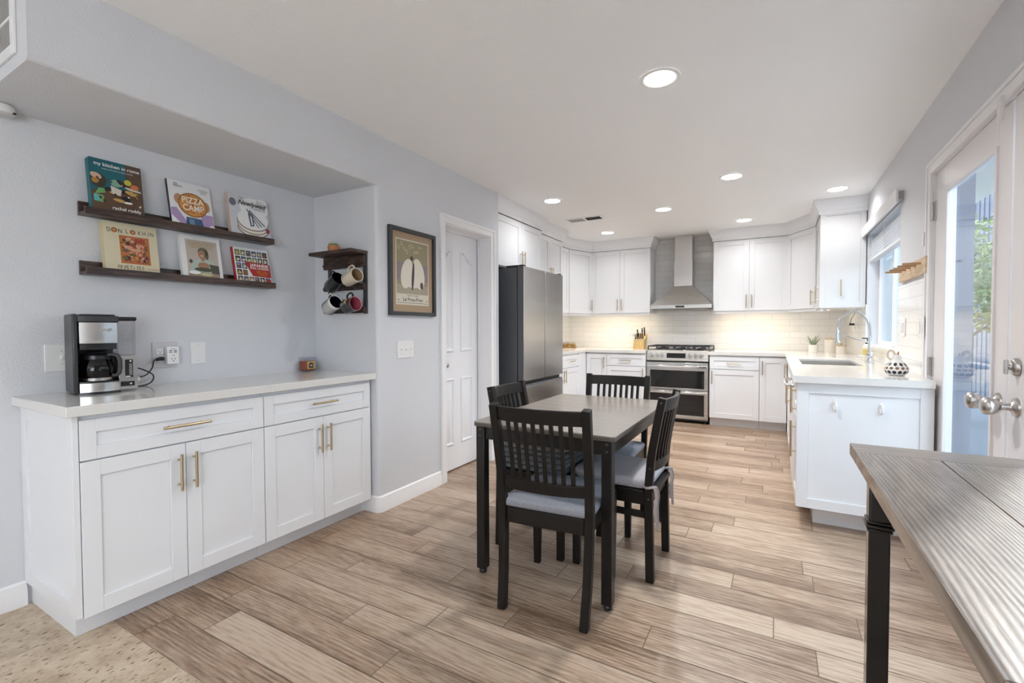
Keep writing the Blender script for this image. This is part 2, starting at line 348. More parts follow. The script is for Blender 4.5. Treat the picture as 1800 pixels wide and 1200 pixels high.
    def cushion(s, cx, cy, z0, z1, w, d, r, T=None, dome=0.012, n=48, rf=None):
        def outline(k):
            pts = []
            for q, (sx, sy) in enumerate(((1, 1), (-1, 1), (-1, -1), (1, -1))):
                rr = rf if (rf and sy > 0) else r
                for i in range(n//4):
                    a = q*PI/2+PI/2*i/(n//4-1)
                    pts.append(((w/2-rr)*sx+rr*math.cos(a), (d/2-rr)*sy+rr*math.sin(a)))
            return [(x*k, y*k) for x, y in pts]
        h = z1-z0
        L = [(0.93, z0), (0.985, z0+.15*h), (1, z0+.4*h), (1, z0+.62*h), (0.985, z0+.82*h), (0.955, z0+.94*h), (0.9, z1), (0.7, z1+dome*.6), (0.4, z1+dome*.93), (0.1, z1+dome)]
        return s.rings([[(cx+x, cy+y, z) for x, y in outline(k)] for k, z in L], (True, True), T)
    def sweep(s, path, prof, T=None, caps=(True, True)):   # plan path, profile (outward offset to the right of travel, z)
        P = [Vector((p[0], p[1])) for p in path]; K = len(P); R = []
        for i in range(K):
            nn = []
            if i > 0: t = (P[i]-P[i-1]).normalized(); nn.append(Vector((t.y, -t.x)))
            if i < K-1: t = (P[i+1]-P[i]).normalized(); nn.append(Vector((t.y, -t.x)))
            m = nn[0] if len(nn) == 1 else (nn[0]+nn[1])/(1+nn[0].dot(nn[1]))
            R.append([(P[i].x+m.x*o, P[i].y+m.y*o, z) for o, z in prof])
        return s.rings(R, caps, T)
    def text(s, txt, size, u, v, w, T=None, align='CENTER', ext=0.0, rot=0, sx=1.0, bold=0.0, shear=0.0):
        c = bpy.data.curves.new('lettering', 'FONT'); c.body = txt; c.size = size; c.align_x = align; c.extrude = ext; c.offset = bold*size; c.shear = shear; c.resolution_u = 3
        o = bpy.data.objects.new('lettering', c); COL.objects.link(o)
        me = bpy.data.meshes.new_from_object(o.evaluated_get(bpy.context.evaluated_depsgraph_get()))
        Tm = Matrix.Translation((u, v, w)) @ Matrix.Rotation(rot, 4, 'Z') @ Matrix.Diagonal((sx, 1, 1, 1))
        if T is not None: Tm = T @ Tm
        s.add([q.co.copy() for q in me.vertices], [tuple(q.vertices) for q in me.polygons], Tm)
        bpy.data.objects.remove(o); bpy.data.curves.remove(c); bpy.data.meshes.remove(me); return s
    def shaker(s, u0, u1, v0, v1, T, t=0.02, rail=0.058, rec=0.009):
        s.box((u0+rail, v0+rail, 0.001), (u1-rail, v1-rail, t-rec), T)
        s.box((u0, v0, 0.001), (u0+rail, v1, t), T); s.box((u1-rail, v0, 0.001), (u1, v1, t), T)
        s.box((u0+rail, v0, 0.001), (u1-rail, v0+rail, t), T); s.box((u0+rail, v1-rail, 0.001), (u1-rail, v1, t), T)
        return s
ROOT = {}
def finish(name, b, origin, bevel=0, smooth=35, seg=2):
    me = bpy.data.meshes.new(name)
    me.from_pydata([tuple(p-origin) for p in b.v], [], b.f)
    for m in b.mats: me.materials.append(m)
    me.polygons.foreach_set('material_index', b.mi)
    bm = bmesh.new(); bm.from_mesh(me); bmesh.ops.recalc_face_normals(bm, faces=bm.faces[:]); bm.to_mesh(me); bm.free()
    if smooth:
        me.polygons.foreach_set('use_smooth', [True]*len(me.polygons)); me.set_sharp_from_angle(angle=math.radians(smooth))
    o = bpy.data.objects.new(name, me); COL.objects.link(o)
    if bevel:
        md = o.modifiers.new('soft_edges', 'BEVEL'); md.width = bevel; md.segments = seg; md.limit_method = 'ANGLE'; md.angle_limit = math.radians(40)
        md.harden_normals = False
    return o
def tag(o, label=None, cat=None, group=None, kind=None):
    if label: o['label'] = label
    if cat: o['category'] = cat
    if group: o['group'] = group
    if kind: o['kind'] = kind
    return o
def thing(name, label, cat, loc=(0, 0, 0), rz=0, group=None):
    o = bpy.data.objects.new(name, None); o.empty_display_size = 0.05; COL.objects.link(o)
    o.location = loc; o.rotation_euler = (0, 0, rz); ROOT[o.as_pointer()] = Vector(loc)
    return tag(o, label, cat, group)
def part(name, b, parent, label=None, bevel=0, local=False, smooth=35):
    root = ROOT[parent.as_pointer()]
    o = finish(name, b, Vector((0, 0, 0)) if local else root, bevel, smooth)
    o.parent = parent; ROOT[o.as_pointer()] = root
    if label: o['label'] = label
    return o
def solo(name, b, label, cat, loc, group=None, bevel=0, smooth=35, local=False, rz=0):
    o = finish(name, b, Vector((0, 0, 0)) if local else Vector(loc), bevel, smooth); o.location = loc; o.rotation_euler = (0, 0, rz)
    ROOT[o.as_pointer()] = Vector(loc); return tag(o, label, cat, group)
def struct(name, b, bevel=0, smooth=0, parent=None):
    o = finish(name, b, Vector((0, 0, 0)) if parent is None else ROOT[parent.as_pointer()], bevel, smooth)
    if parent is None: o['kind'] = 'structure'
    else: o.parent = parent
    ROOT[o.as_pointer()] = Vector((0, 0, 0)) if parent is None else ROOT[parent.as_pointer()]
    return o
def dup(t, loc, rz, label=None, group=None):
    r = t.copy(); COL.objects.link(r); r.location = loc; r.rotation_euler = (0, 0, rz)
    if label: r['label'] = label
    if group: r['group'] = group
    for ch in list(t.children):
        c = ch.copy(); COL.objects.link(c); c.parent = r
        for g in list(ch.children):
            d = g.copy(); COL.objects.link(d); d.parent = c
    return r
def arc(c, r, a0, a1, n): return [(c[0]+r*math.cos(a0+(a1-a0)*i/(n-1)), c[1]+r*math.sin(a0+(a1-a0)*i/(n-1))) for i in range(n)]

# ================================================================== THE ROOM
CEIL = 2.44; XL = -2.83; XP = -2.23; XR = 0.745; YB = 6.80; YP = 2.175; YF = -6.5
def planks(name, x0, x1, y0, y1, ph, rowh, length, gap, offs, m, grout, z=0.0):
    me = bpy.data.meshes.new(name); V = []; Fc = []; UV = []; tone = []; mi = []
    def clipquad(a, b, c, d, t, uo, vo):
        a2, b2, c2, d2 = max(a, x0), min(b, x1), max(c, y0), min(d, y1)
        if b2-a2 < .004 or d2-c2 < .004: return
        k = len(V); V.extend([(a2, c2, z), (b2, c2, z), (b2, d2, z), (a2, d2, z)]); Fc.append((k, k+1, k+2, k+3))
        UV.extend([(a2+uo, c2+vo), (b2+uo, c2+vo), (b2+uo, d2+vo), (a2+uo, d2+vo)]); tone.append(t); mi.append(0)
    rr = random.Random(11)
    j = math.floor((y0-ph)/rowh)
    while ph+j*rowh < y1:
        off = offs.get(j, rr.random()*length)
        i = math.floor((x0-off)/length)-1
        while off+i*length < x1:
            clipquad(off+i*length+gap/2, off+(i+1)*length-gap/2, ph+j*rowh+gap/2, ph+(j+1)*rowh-gap/2, rr.random(), rr.random()*40, rr.random()*40); i += 1
        j += 1
    k = len(V); V.extend([(x0, y0, z-.0012), (x1, y0, z-.0012), (x1, y1, z-.0012), (x0, y1, z-.0012)]); Fc.append((k, k+1, k+2, k+3)); UV.extend([(0, 0)]*4); tone.append(0); mi.append(1)
    zb = z-.06; k = len(V); V.extend([(x0, y0, zb), (x1, y0, zb), (x1, y1, zb), (x0, y1, zb)]); Fc.append((k+3, k+2, k+1, k)); UV.extend([(0, 0)]*4); tone.append(0); mi.append(1)
    me.from_pydata(V, [], Fc); me.materials.append(m); me.materials.append(grout); me.polygons.foreach_set('material_index', mi)
    uvl = me.uv_layers.new(name='plank')
    for li, lp in enumerate(me.loops): uvl.data[li].uv = UV[li]
    at = me.attributes.new('tone', 'FLOAT', 'FACE'); at.data.foreach_set('value', tone)
    o = bpy.data.objects.new(name, me); COL.objects.link(o); o['kind'] = 'structure'; return o
# rows are counted from y = 2.02
planks('floor', XL-.1, XR+.15, 0.82, YB+.1, 2.02, 0.15, 0.91, 0.0038,
       {-1: 0.141-.91, 0: 0.005-.91, 1: 0.30, 2: -0.165, 3: 0.165, -2: -0.42, -3: -0.937, -4: -0.30, -5: -0.62, -6: -1.2}, M['floor'], M['grout'])
planks('floor_travertine', XL-.1, XR+.15, YF, 0.8215, 0.8215, 0.41, 0.61, 0.005, {-1: -2.41, -2: -2.02}, M['trav'], M['grout2'], 0.0005)
struct('ceiling', B('ceil').box((XL-.1, YF, CEIL), (XR+.15, YB+.1, CEIL+.1)))
struct('wall_left', B('wall').box((XL-.1, YF, 0), (XL, YB+.1, CEIL)))
struct('wall_back', B('tx').box((XL, YB, 0), (XR, YB+.1, CEIL)))
# pantry block with door opening (y 2.876..3.54), rounded drywall corners
DY0, DY1, DZ = 2.876, 3.54, 2.02; YE = 3.70; sz_ = 2.118
b = B('wall')
rad = 0.025
pl = [(XL, YP)]+[(p[0], p[1]) for p in arc((XP-rad, YP+rad), rad, -PI/2, 0, 6)]+[(XP, DY0), (XL, DY0)]
b.prism(pl, 0, sz_); b.box((XL, YP, sz_), (XP, DY0, CEIL))
pl = [(XL, DY1), (XP, DY1)]+[(p[0], p[1]) for p in arc((XP-rad, YE-rad), rad, 0, PI/2, 6)]+[(XL, YE)]
b.prism(pl, 0, CEIL)
b.box((XL, DY0, DZ), (XP, DY1, CEIL)); b.box((XL, DY0, 0), (XP-.3, DY1, DZ))
struct('wall_pantry', b, smooth=40)
# dropped soffit over the coffee niche
sz, sy = 2.118, 0.585; r = 0.016
prof = [(XL, sz), (XP-r, sz)]+arc((XP-r, sz+r), r, -PI/2, 0, 6)[1:]+[(XP, CEIL), (XL, CEIL)]
b = B('wall'); b.rings([[(x, sy, z) for x, z in prof], [(x, YP+.001, z) for x, z in prof]])
struct('wall_soffit', b, smooth=40)
# right wall with window and french door openings
WY0, WY1, WZ0, WZ1 = 4.14, 5.44, 1.035, 2.06
FY0, FY1, FZ = 1.44, 3.41, 2.045
XO = XR+.15
b = B('wall')
b.box((XR, YF, 0), (XO, -3.8, CEIL)); b.box((XR, -3.8, 0), (XO, -1.4, .55)); b.box((XR, -3.8, 2.05), (XO, -1.4, CEIL)); b.box((XR, -1.4, 0), (XO, FY0, CEIL)); b.box((XR, FY0, FZ), (XO, FY1, CEIL)); b.box((XR, FY1, 0), (XO, WY0, CEIL))  # opening behind the camera is unseen, added with the side fill lamp
b.box((XR, WY0, 0), (XO, WY1, WZ0)); b.box((XR, WY0, WZ1), (XO, WY1, CEIL)); b.box((XR, WY1, 0), (XO, YB+.1, CEIL))
struct('wall_right', b)
# living room end wall behind the camera
b = B('wall'); b.box((XL, YF-.12, 0), (XR, YF, CEIL))
struct('wall_living_room', b)
# tile on the side walls
b = B('ty'); b.box((XL, 5.25, .90), (XL+.007, YB, 1.415)); struct('wall_left_tile', b)
b = B('ty'); b.box((XR-.008, FY1+.03, .90), (XR, WY0, 1.476)); b.box((XR-.008, WY0, .90), (XR, WY1, WZ0)); b.box((XR-.008, WY1, .90), (XR, YB, 1.415)); struct('wall_right_tile', b)
# baseboards
BBP = [(0, 0), (.014, 0), (.014, .062), (.011, .072), (.011, .080), (.008, .088), (.008, .096), (.003, .104), (0, .106)]
b = B('trim'); b.sweep([(-2.36, YP)]+[(XP-rad+.0, YP)]+arc((XP-rad, YP+rad), rad, -PI/2, 0, 5)[1:-1]+[(XP, YP+rad), (XP, 2.815)], BBP); struct('baseboard_pantry', b, smooth=25)
b = B('trim'); b.sweep([(XL, YF), (XL, 0.69)], BBP); struct('baseboard_left', b, smooth=25)
b = B('trim'); b.sweep([(XP, 3.602), (XP, 3.698)], BBP); struct('baseboard_corner', b, smooth=25)
# pantry door casing and jambs
b = B('trim'); cw = 0.06
for (y0, y1) in ((DY0-cw, DY0+.004), (DY1-.004, DY1+cw)):
    b.box((XP, y0, 0), (XP+.012, y1, DZ+cw)); 
    b.box((XP+.012, y0 if y0 < DY0-.01 else y1-.02, 0), (XP+.019, (y0 if y0 < DY0-.01 else y1-.02)+.02, DZ+cw-.0))
b.box((XP, DY0+.004, DZ-.004), (XP+.012, DY1-.004, DZ+cw)); b.box((XP+.012, DY0-cw+.02, DZ+cw-.02), (XP+.019, DY1+cw-.02, DZ+cw))
b.box((XP-.298, DY0, 0), (XP, DY0+.012, DZ)); b.box((XP-.298, DY1-.012, 0), (XP, DY1, DZ)); b.box((XP-.298, DY0+.012, DZ-.012), (XP, DY1-.012, DZ))
b.box((-2.355, DY1-.024, 0), (-2.335, DY1-.012, DZ-.012)); b.box((-2.355, DY0+.012, DZ-.024), (-2.335, DY1-.024, DZ-.012))
struct('trim_1', b, bevel=.002)
# pantry door: arched four-panel
def raised(b, poly, T, d=0.008, inset=0.028):
    c = Vector((sum(p[0] for p in poly)/len(poly), sum(p[1] for p in poly)/len(poly)))
    def shr(k):
        xs = [p[0] for p in poly]; ys = [p[1] for p in poly]; w = max(xs)-min(xs); h = max(ys)-min(ys)
        return [((p[0]-c.x)*(1-2*k/w)+c.x, (p[1]-c.y)*(1-2*k/h)+c.y) for p in poly]
    R = [[(x, y, z) for x, y in shr(k)] for k, z in ((0, 0.0002), (0.006, 0.011), (0.014, 0.009), (0.021, 0.0012), (inset+.004, 0.0012), (inset+.020, 0.008))]
    b.rings(R, (False, True), T)
dx = -2.358
b = B('doorp'); b.box((dx-.035, DY0+.016, .012), (dx, DY1-.026, DZ-.016))
T = FX(dx)
dm = (DY0+DY1)/2-.005; pw0, pw1 = DY0+.10, dm-.05; qw0, qw1 = dm+.05, DY1-.11
for (a, c, s) in ((pw0, pw1, 1), (qw0, qw1, -1)):
    raised(b, [(a, .22), (c, .22), (c, .78), (a, .78)], T)
    top = [(a+(c-a)*t, 1.76+.09*(0.5-0.5*math.cos(PI*(t if s > 0 else 1-t)))) for t in [k/9 for k in range(10)]]
    raised(b, [(a, 1.0), (c, 1.0)]+list(reversed(top)), T)
d1 = struct('door_1', b, smooth=25)
b = B('nickel'); kx = dx; ky, kz = 3.005, .925-.0
b.lathe([(.028, 0), (.028, .006), (.012, .012), (.011, .035), (.022, .045), (.027, .058), (.024, .070), (.012, .078)], T=FX(kx, 2.978, .905) @ Matrix.Identity(4), n=24)
struct('door_knob', b, smooth=50, parent=d1)['label'] = 'satin nickel knob'
# french doors: leaf far (y 2.42..3.38) and leaf near (1.45..2.40)
def french(name, y0, y1, gy0, gy1, gz0, gz1):
    b = B('fdoor'); x0, x1 = XR-.002+.012, XR+.045
    b.box((x0, y0, .012), (x1, gy0, FZ-.012)); b.box((x0, gy1, .012), (x1, y1, FZ-.012)); b.box((x0, gy0, .012), (x1, gy1, gz0)); b.box((x0, gy0, gz1), (x1, gy1, FZ-.012))
    d = struct(name, b, bevel=.002)
    b = B('fdoor'); t = .016; xa = x0-.008
    b.box((xa, gy0-.004, gz0-.004), (x0+.01, gy0+t, gz1+.004)); b.box((xa, gy1-t, gz0-.004), (x0+.01, gy1+.004, gz1+.004)); b.box((xa, gy0+t, gz0-.004), (x0+.01, gy1-t, gz0+t)); b.box((xa, gy0+t, gz1-t), (x0+.01, gy1-t, gz1+.004))
    struct('glazing_bead', b, bevel=.003, parent=d)
    b = B('glass'); b.box((x0+.012, gy0+.002, gz0+.002), (x0+.018, gy1-.002, gz1-.002)); struct('pane', b, parent=d)
    return d
d2 = french('door_2', 2.425, 3.365, 2.545, 3.165, .26, 1.90)
d3 = french('door_3', 1.455, 2.405, 1.62, 2.245, .26, 1.90)
for z in (.22, .93, 1.78):
    b = B('nickel'); b.cyl((XR-.004, 3.374, z), (XR-.004, 3.374, z+.1), .007); b.box((XR+.004, 3.345, z), (XR+.011, 3.371, z+.1)); struct('hinge', b, parent=d2)['label'] = 'satin nickel hinge'
def knobset(y, z, parent, both=True):
    T = FXN(XR+.010, y, z)
    b = B('nickel'); b.lathe([(.036, 0), (.034, .007), (.018, .012), (.013, .02), (.012, .042), (.022, .050), (.031, .062), (.033, .075), (.030, .088), (.018, .096)], T=T, n=28)
    struct('knob', b, smooth=50, parent=parent)['label'] = 'round satin nickel knob'
knobset(2.49, .905, d2); knobset(2.335, .905, d3)
b = B('nickel'); T = FXN(XR+.010, 2.335, 1.05)
b.lathe([(.033, 0), (.033, .006), (.027, .016), (.012, .018), (.010, .028)], T=T, n=28); b.box((-.008, -.026, .026), (.008, .026, .036), T=T)
struct('deadbolt', b, smooth=40, bevel=.002, parent=d3)['label'] = 'satin nickel thumb turn deadbolt'
# french door casing
b = B('trim'); cy0, cy1, cz = FY0-.07, FY1+.025, FZ+.055
b.box((XR-.014, FY1-.035, 0), (XR, cy1, cz)); b.box((XR-.014, cy0, 0), (XR, FY0+.012, cz)); b.box((XR-.014, FY0+.012, FZ-.008), (XR, FY1-.035, cz))
b.box((XR-.020, cy0, cz-.018), (XR-.014, cy1, cz)); b.box((XR-.020, cy1-.016, 0), (XR-.014, cy1, cz-.018))
XJ = XR+.052; b.box((XR, FY1-.04, 0), (XJ, FY1, FZ)); b.box((XR, FY0, 0), (XJ, FY0+.012, FZ)); b.box((XR, FY0+.012, FZ-.010), (XJ, FY1-.04, FZ)); b.box((XR, FY0+.012, 0), (XO, FY1-.04, .010))
b.use(C('jamb_sky_shade', .10, .125, .185, .6)); b.box((XJ, FY1-.04, 0), (XO+.02, FY1, FZ)); b.box((XJ, FY0, 0), (XO, FY0+.012, FZ)); b.box((XJ, FY0+.012, FZ-.010), (XO, FY1-.04, FZ))  # outer jamb: dim blue skylight put into its colour
struct('trim_2', b, bevel=.002)
# kitchen window
b = B('trim'); f = .04; xg = XR+.085
for (y0, y1) in ((WY0, WY0+f), (WY1-f, WY1), ((WY0+WY1)/2-.025, (WY0+WY1)/2+.025)): b.box((xg, y0, WZ0), (xg+.03, y1, WZ1))
b.box((xg, WY0+f, WZ0), (xg+.03, WY1-f, WZ0+f)); b.box((xg, WY0+f, WZ1-f), (xg+.03, WY1-f, WZ1))
w1 = struct('window_1', b, bevel=.002)
b = B('glass'); b.box((xg+.012, WY0+f, WZ0+f), (xg+.018, (WY0+WY1)/2-.025, WZ1-f)); b.box((xg+.012, (WY0+WY1)/2+.025, WZ0+f), (xg+.018, WY1-f, WZ1-f)); struct('pane', b, parent=w1)
b = B('trim'); b.box((xg-.014, 4.187, WZ0+.008), (xg-.001, 4.215, WZ1-.05)); b.box((xg-.014, 4.745, WZ0+.008), (xg-.001, 4.775, WZ1-.05)); b.box((xg-.014, 4.215, WZ0+.008), (xg-.001, 4.745, WZ0+.04)); struct('sash', b, bevel=.002, parent=w1)
b = B('trim'); b.box((XR, WY0, WZ0-.001), (xg, WY1, WZ0+.006)); struct('window_sill', b, parent=w1)
struct('added_sky_shade', B('trim').box((XO, -6.5, 2.52), (XO+.21, 3.6, 2.60)).box((XO, 3.6, 2.52), (XO+.95, 8.5, 2.60)))  # unseen overhangs added to cut skylight on the jamb and window
# outside: patio, fence, a siding wall placed to block sun
struct('ground', B(C('pale_bounce_slab', .55, .54, .52, .8)).box((XO, -8, -.10), (14, 3.5, -.02)))  # unseen stretch made pale to bounce daylight up to the ceiling
struct('ground_slabs', B('patio').box((XO, 3.5, -.10), (14, 45, -.02)))
struct('wall_window_backdrop', B(C('dim_backdrop_cyan', .10, .128, .13, .8)).box((2.95, 16, -.02), (3.1, 45, 5.9)))  # backdrop added to tone down the bright sky behind the window
b = B('siding'); b.box((2.9, 6.66, -.02), (3.1, 16, 5.9))
for k in range(40): b.box((2.885, 6.66+k*.2, -.02), (2.9, 6.675+k*.2, 5.9))
struct('wall_siding_sun_block', b)  # position and height set to keep sun off the far door and window
t = thing('garden_fence', 'slate board fence beyond the patio', 'fence', (2.88, 3, -.02))
b = B('fence')
for k in range(7): b.box((3.0, -2, .02+k*.26), (3.03, 6.64, .26+k*.26))
part('boards', b, t)
for k in range(5):
    part('post', B('fence').box((3.03, -1.9+k*1.9, -.02), (3.12, -1.8+k*1.9, 1.95)), t)
def tree(x, y, h, rad, n, m, label):
    t = thing('garden_tree', label, 'tree', (x, y, -.02), group='trees beyond the patio')
    b = B('bark'); b.tube([(x, y, -.02), (x+.03, y, h*.4), (x-.02, y+.03, h*.75), (x, y, h*.9)], [.06, .045, .03, .01], 10)
    rr = random.Random(int(x*100))
    for k in range(7):
        a = rr.random()*6.28; z = h*(.4+.08*k); b.tube([(x, y, z), (x+math.cos(a)*rad*.5, y+math.sin(a)*rad*.5, z+rad*.4)], [.022, .008], 6)
    part('trunk', b, t)
    b = B(m)
    for k in range(n):
        a = rr.random()*6.28; e = math.asin(rr.uniform(-1, 1)); q = rad*rr.random()**.45
        c = Vector((x+q*math.cos(a)*math.cos(e), y+q*math.sin(a)*math.cos(e), h*.72+q*1.3*math.sin(e)))
        d = Vector((rr.uniform(-1, 1), rr.uniform(-1, 1), rr.uniform(-.6, .6))).normalized()*.048; s = d.cross(Vector((rr.uniform(-1, 1), rr.uniform(-1, 1), rr.uniform(-1, 1)))).normalized()*.02
        b.poly([c-d, c+s, c+d, c-s])
    part('crown', b, t, smooth=0)
tree(2.15, 8.15, 2.6, .60, 2600, 'leaf2', 'small pale green tree in front of the siding')
tree(2.38, 6.92, 2.2, .48, 2200, 'leaf', 'bushy dark green tree nearer the glass door')

# ================================================================== CABINETRY
def handle(parent, T, u, v, length, vert=True, off=.02):
    b = B('gold'); h = length/2; k = h*.68; zz = off+.028
    if vert:
        b.tube([(u, v-h, zz), (u, v+h, zz)], .006, 12, T)
        for q in (-k, k): b.tube([(u, v+q, off-.001), (u, v+q, zz)], .0045, 10, T)
    else:
        b.tube([(u-h, v, zz), (u+h, v, zz)], .006, 12, T)
        for q in (-k, k): b.tube([(u+q, v, off-.001), (u+q, v, zz)], .0045, 10, T)
    return part('handle', b, parent, 'brushed gold bar handle')
def cabinet(name, label, O, u, n, width, depth, z0, z1, fronts, toe=None, group=None, catg='cabinet', m='cab', setback=0.0, ends=True):
    """O: front left lower corner of the carcass face in plan; fronts: (kind,u0,u1,v0,v1,handle)"""
    T = FR((O[0], O[1], 0), u, n)
    t = thing(name, label, catg, (O[0], O[1], 0), group=group)
    b = B(m); b.box((0, z0, -depth), (width, z1, 0), T); part('body', b, t, bevel=.001)
    if name == 'wall_cabinet' and z0 < 1.5:
        b = B(m); b.box((0, z0-.028, -.02), (width, z0-.0005, .002), T); part('light_rail', b, t)
    if toe is not None:
        b = B(m); b.box((.0, 0, -depth), (width, z0, -toe), T); part('toe_kick', b, t)
    for fr in fronts:
        kind, u0, u1, v0, v1, hd = fr; g = .0015
        b = B(m)
        if kind == 'slab': b.box((u0+g, v0+g, .001), (u1-g, v1-g, .02), T)
        else: b.shaker(u0+g, u1-g, v0+g, v1-g, T, rail=min(.06, (v1-v0)*.32, (u1-u0)*.28))
        d = part('drawer' if kind == 'drawer' else ('panel' if kind in ('panel', 'slab') else 'door'), b, t, bevel=.0012)
        if hd:
            side, vv, ln = hd
            if side == 'h': handle(d, T, (u0+u1)/2, vv, ln, False)
            elif side == 'l': handle(d, T, u0+.03, vv, ln)
            elif side == 'r': handle(d, T, u1-.03, vv, ln)
    return t
TOPZ, SLAB = .911, .871
# --- coffee sideboard: two base units on the left wall
xc = -2.295
cabinet('base_cabinet', 'white shaker base unit with end panel, under the coffee maker', (xc, .706), (0, 1, 0), (1, 0, 0), .725, .53, .09, SLAB-.001,
        [('drawer', .0, .725, .695, .853, ('h', .775, .19)), ('door', 0, .362, .092, .692, ('r', .57, .16)), ('door', .362, .725, .092, .692, ('l', .57, .16))], toe=.06, group='sideboard base units')
c2 = cabinet('base_cabinet', 'white shaker base unit against the wall corner, below the candle', (xc, 1.433), (0, 1, 0), (1, 0, 0), .735, .53, .09, SLAB-.001,
        [('drawer', 0, .715, .695, .853, ('h', .775, .17)), ('door', 0, .357, .092, .692, ('r', .57, .16)), ('door', .357, .715, .092, .692, ('l', .57, .16))], toe=.06, group='sideboard base units')
first = [o for o in COL.objects if o.name == 'base_cabinet'][0]
b = B('cab'); T = FYN(.706); b.shaker(XL+.002, xc+.018, .10, SLAB-.003, T, t=.02, rail=.055); part('side_panel', b, first, bevel=.0012)
b = B('quartz'); b.box((XL, .662, SLAB), (-2.245, YP, TOPZ)); solo('worktop', b, 'speckled quartz worktop on the sideboard with the coffee maker', 'worktop', (-2.5, 1.4, SLAB), bevel=.003)
# --- left wall of the kitchen
kx = -2.31
cabinet('base_cabinet', 'white base unit between the fridge and the corner, one drawer over a door pair', (kx, 4.80), (0, 1, 0), (1, 0, 0), 1.06, .50, .10, SLAB-.001,
        [('drawer', 0, .53, .70, .853, ('h', .775, .16)), ('drawer', .53, 1.06, .70, .853, ('h', .775, .14)), ('door', 0, .53, .105, .695, ('r', .60, .16)), ('door', .53, 1.06, .105, .695, ('l', .60, .16))], toe=.06)
ky = 6.15
cabinet('base_cabinet', 'white corner base unit left of the range with an upright handle', (-2.286, ky), (1, 0, 0), (0, -1, 0), .285, .62, .10, SLAB-.001,
        [('door', 0.0, .285, .105, .853, ('r', .735, .16))], toe=.06)
cabinet('base_cabinet', 'white drawer base unit directly left of the range', (-2.0, ky), (1, 0, 0), (0, -1, 0), .525, .62, .10, SLAB-.001,
        [('drawer', 0, .525, .70, .853, ('h', .775, .16)), ('door', 0, .525, .105, .695, ('r', .60, .16))], toe=.06)
b = B('cab'); b.box((kx-.52, 5.862, .10), (kx+.016, 6.149, SLAB-.001)); solo('corner_filler', b, 'plain white filler panel in the inner left corner', 'filler panel', (kx-.2, 6.0, .1))
# --- right of the range
cabinet('base_cabinet', 'white base unit right of the range with drawer and door', (-.700, ky), (1, 0, 0), (0, -1, 0), .54, .62, .10, SLAB-.001,
        [('drawer', 0, .54, .70, .853, ('h', .775, .16)), ('door', 0, .54, .105, .695, ('l', .60, .16))], toe=.06)
cabinet('base_cabinet', 'narrow white corner base unit with a single tall door', (-.158, ky), (1, 0, 0), (0, -1, 0), .275, .62, .10, SLAB-.001,
        [('door', 0, .275, .105, .853, ('l', .735, .16))], toe=.06)
px = .135
cabinet('base_cabinet', 'white sink base unit under the window', (px, 6.14), (0, -1, 0), (-1, 0, 0), 1.90, .60, .10, .70,
        [('panel', 1.0, 1.45, .70, .853, None), ('panel', 1.45, 1.9, .70, .853, None), ('door', 1.0, 1.45, .105, .695, ('r', .62, .16)), ('door', 1.45, 1.90, .105, .695, ('l', .62, .16)), ('door', .5, 1.0, .105, .853, ('l', .735, .16))], toe=.06)
t = thing('dishwasher', 'white dishwasher with bowed bar handle in the peninsula run', 'dishwasher', (px, 3.93, 0))
T = FXN(px, 4.236, 0)
part('body', B('white').box((0.003, .02, -.58), (.603, SLAB-.002, -.0), T), t); part('door', B('white').box((.005, .10, .001), (.601, .86, .022), T), t, bevel=.004)
b = B('chrome'); b.tube([(.05, .80, .02), (.06, .80, .055), (.12, .80, .068), (.3, .80, .074), (.48, .80, .068), (.54, .80, .055), (.55, .80, .02)], .011, 10, T); part('bar_handle', b, t, smooth=60)
cabinet('base_cabinet', 'white peninsula end unit with panelled end facing the room', (px, 3.628), (0, -1, 0), (-1, 0, 0), .36, .60, .12, SLAB-.001,
        [('drawer', 0, .36, .66, .853, ('r', .76, .16)), ('door', 0, .36, .125, .655, ('r', .52, .22))], toe=.08)
pe = [o for o in COL.objects if o.name.startswith('base_cabinet') and o.type == 'EMPTY'][-1]
for ch in pe.children:
    if ch.name.startswith('toe_kick'): bpy.data.objects.remove(ch)
b = B('cab'); b.box((px+.075, 3.37, 0), (XR-.01, 3.62, .119)); part('toe_kick', b, pe)
b = B('cab'); T = FYN(3.266); b.shaker(px-.020, XR-.006, .125, SLAB-.003, T, t=.024, rail=.058); part('end_panel', b, pe, bevel=.0012)
# worktops of the kitchen
b = B('quartz'); b.prism([(XL+.008, 4.79), (-2.285, 4.79), (-2.285, 6.11), (-1.474, 6.11), (-1.474, YB-.001), (XL+.008, YB-.001)], SLAB, TOPZ)
solo('worktop', b, 'L-shaped quartz worktop between fridge and range', 'worktop', (-2.2, 6.3, SLAB), bevel=.003)
SX0, SX1, SY0, SY1 = .185, .575, 4.28, 5.02
b = B('quartz')
for (x0, x1, y0, y1) in ((-.706, XR-.009, 6.11, YB-.001), (.095, XR-.009, 3.215, SY0), (.095, SX0, SY0, SY1), (SX1, XR-.009, SY0, SY1), (.095, XR-.009, SY1, 6.11)):
    b.box((x0, y0, SLAB), (x1, y1, TOPZ))
solo('worktop', b, 'quartz worktop with the sink, running from range to peninsula end', 'worktop', (.4, 4.8, SLAB))
b = B('steelx'); zs = .72
b.box((SX0-.012, SY0-.012, zs), (SX1+.012, SY1+.012, zs+.006)); b.box((SX0-.012, SY0-.012, zs+.006), (SX0, SY1+.012, SLAB-.001)); b.box((SX1, SY0-.012, zs+.006), (SX1+.012, SY1+.012, SLAB-.001))
b.box((SX0, SY0-.012, zs+.006), (SX1, SY0, SLAB-.001)); b.box((SX0, SY1, zs+.006), (SX1, SY1+.012, SLAB-.001))
zl_ = TOPZ-.013
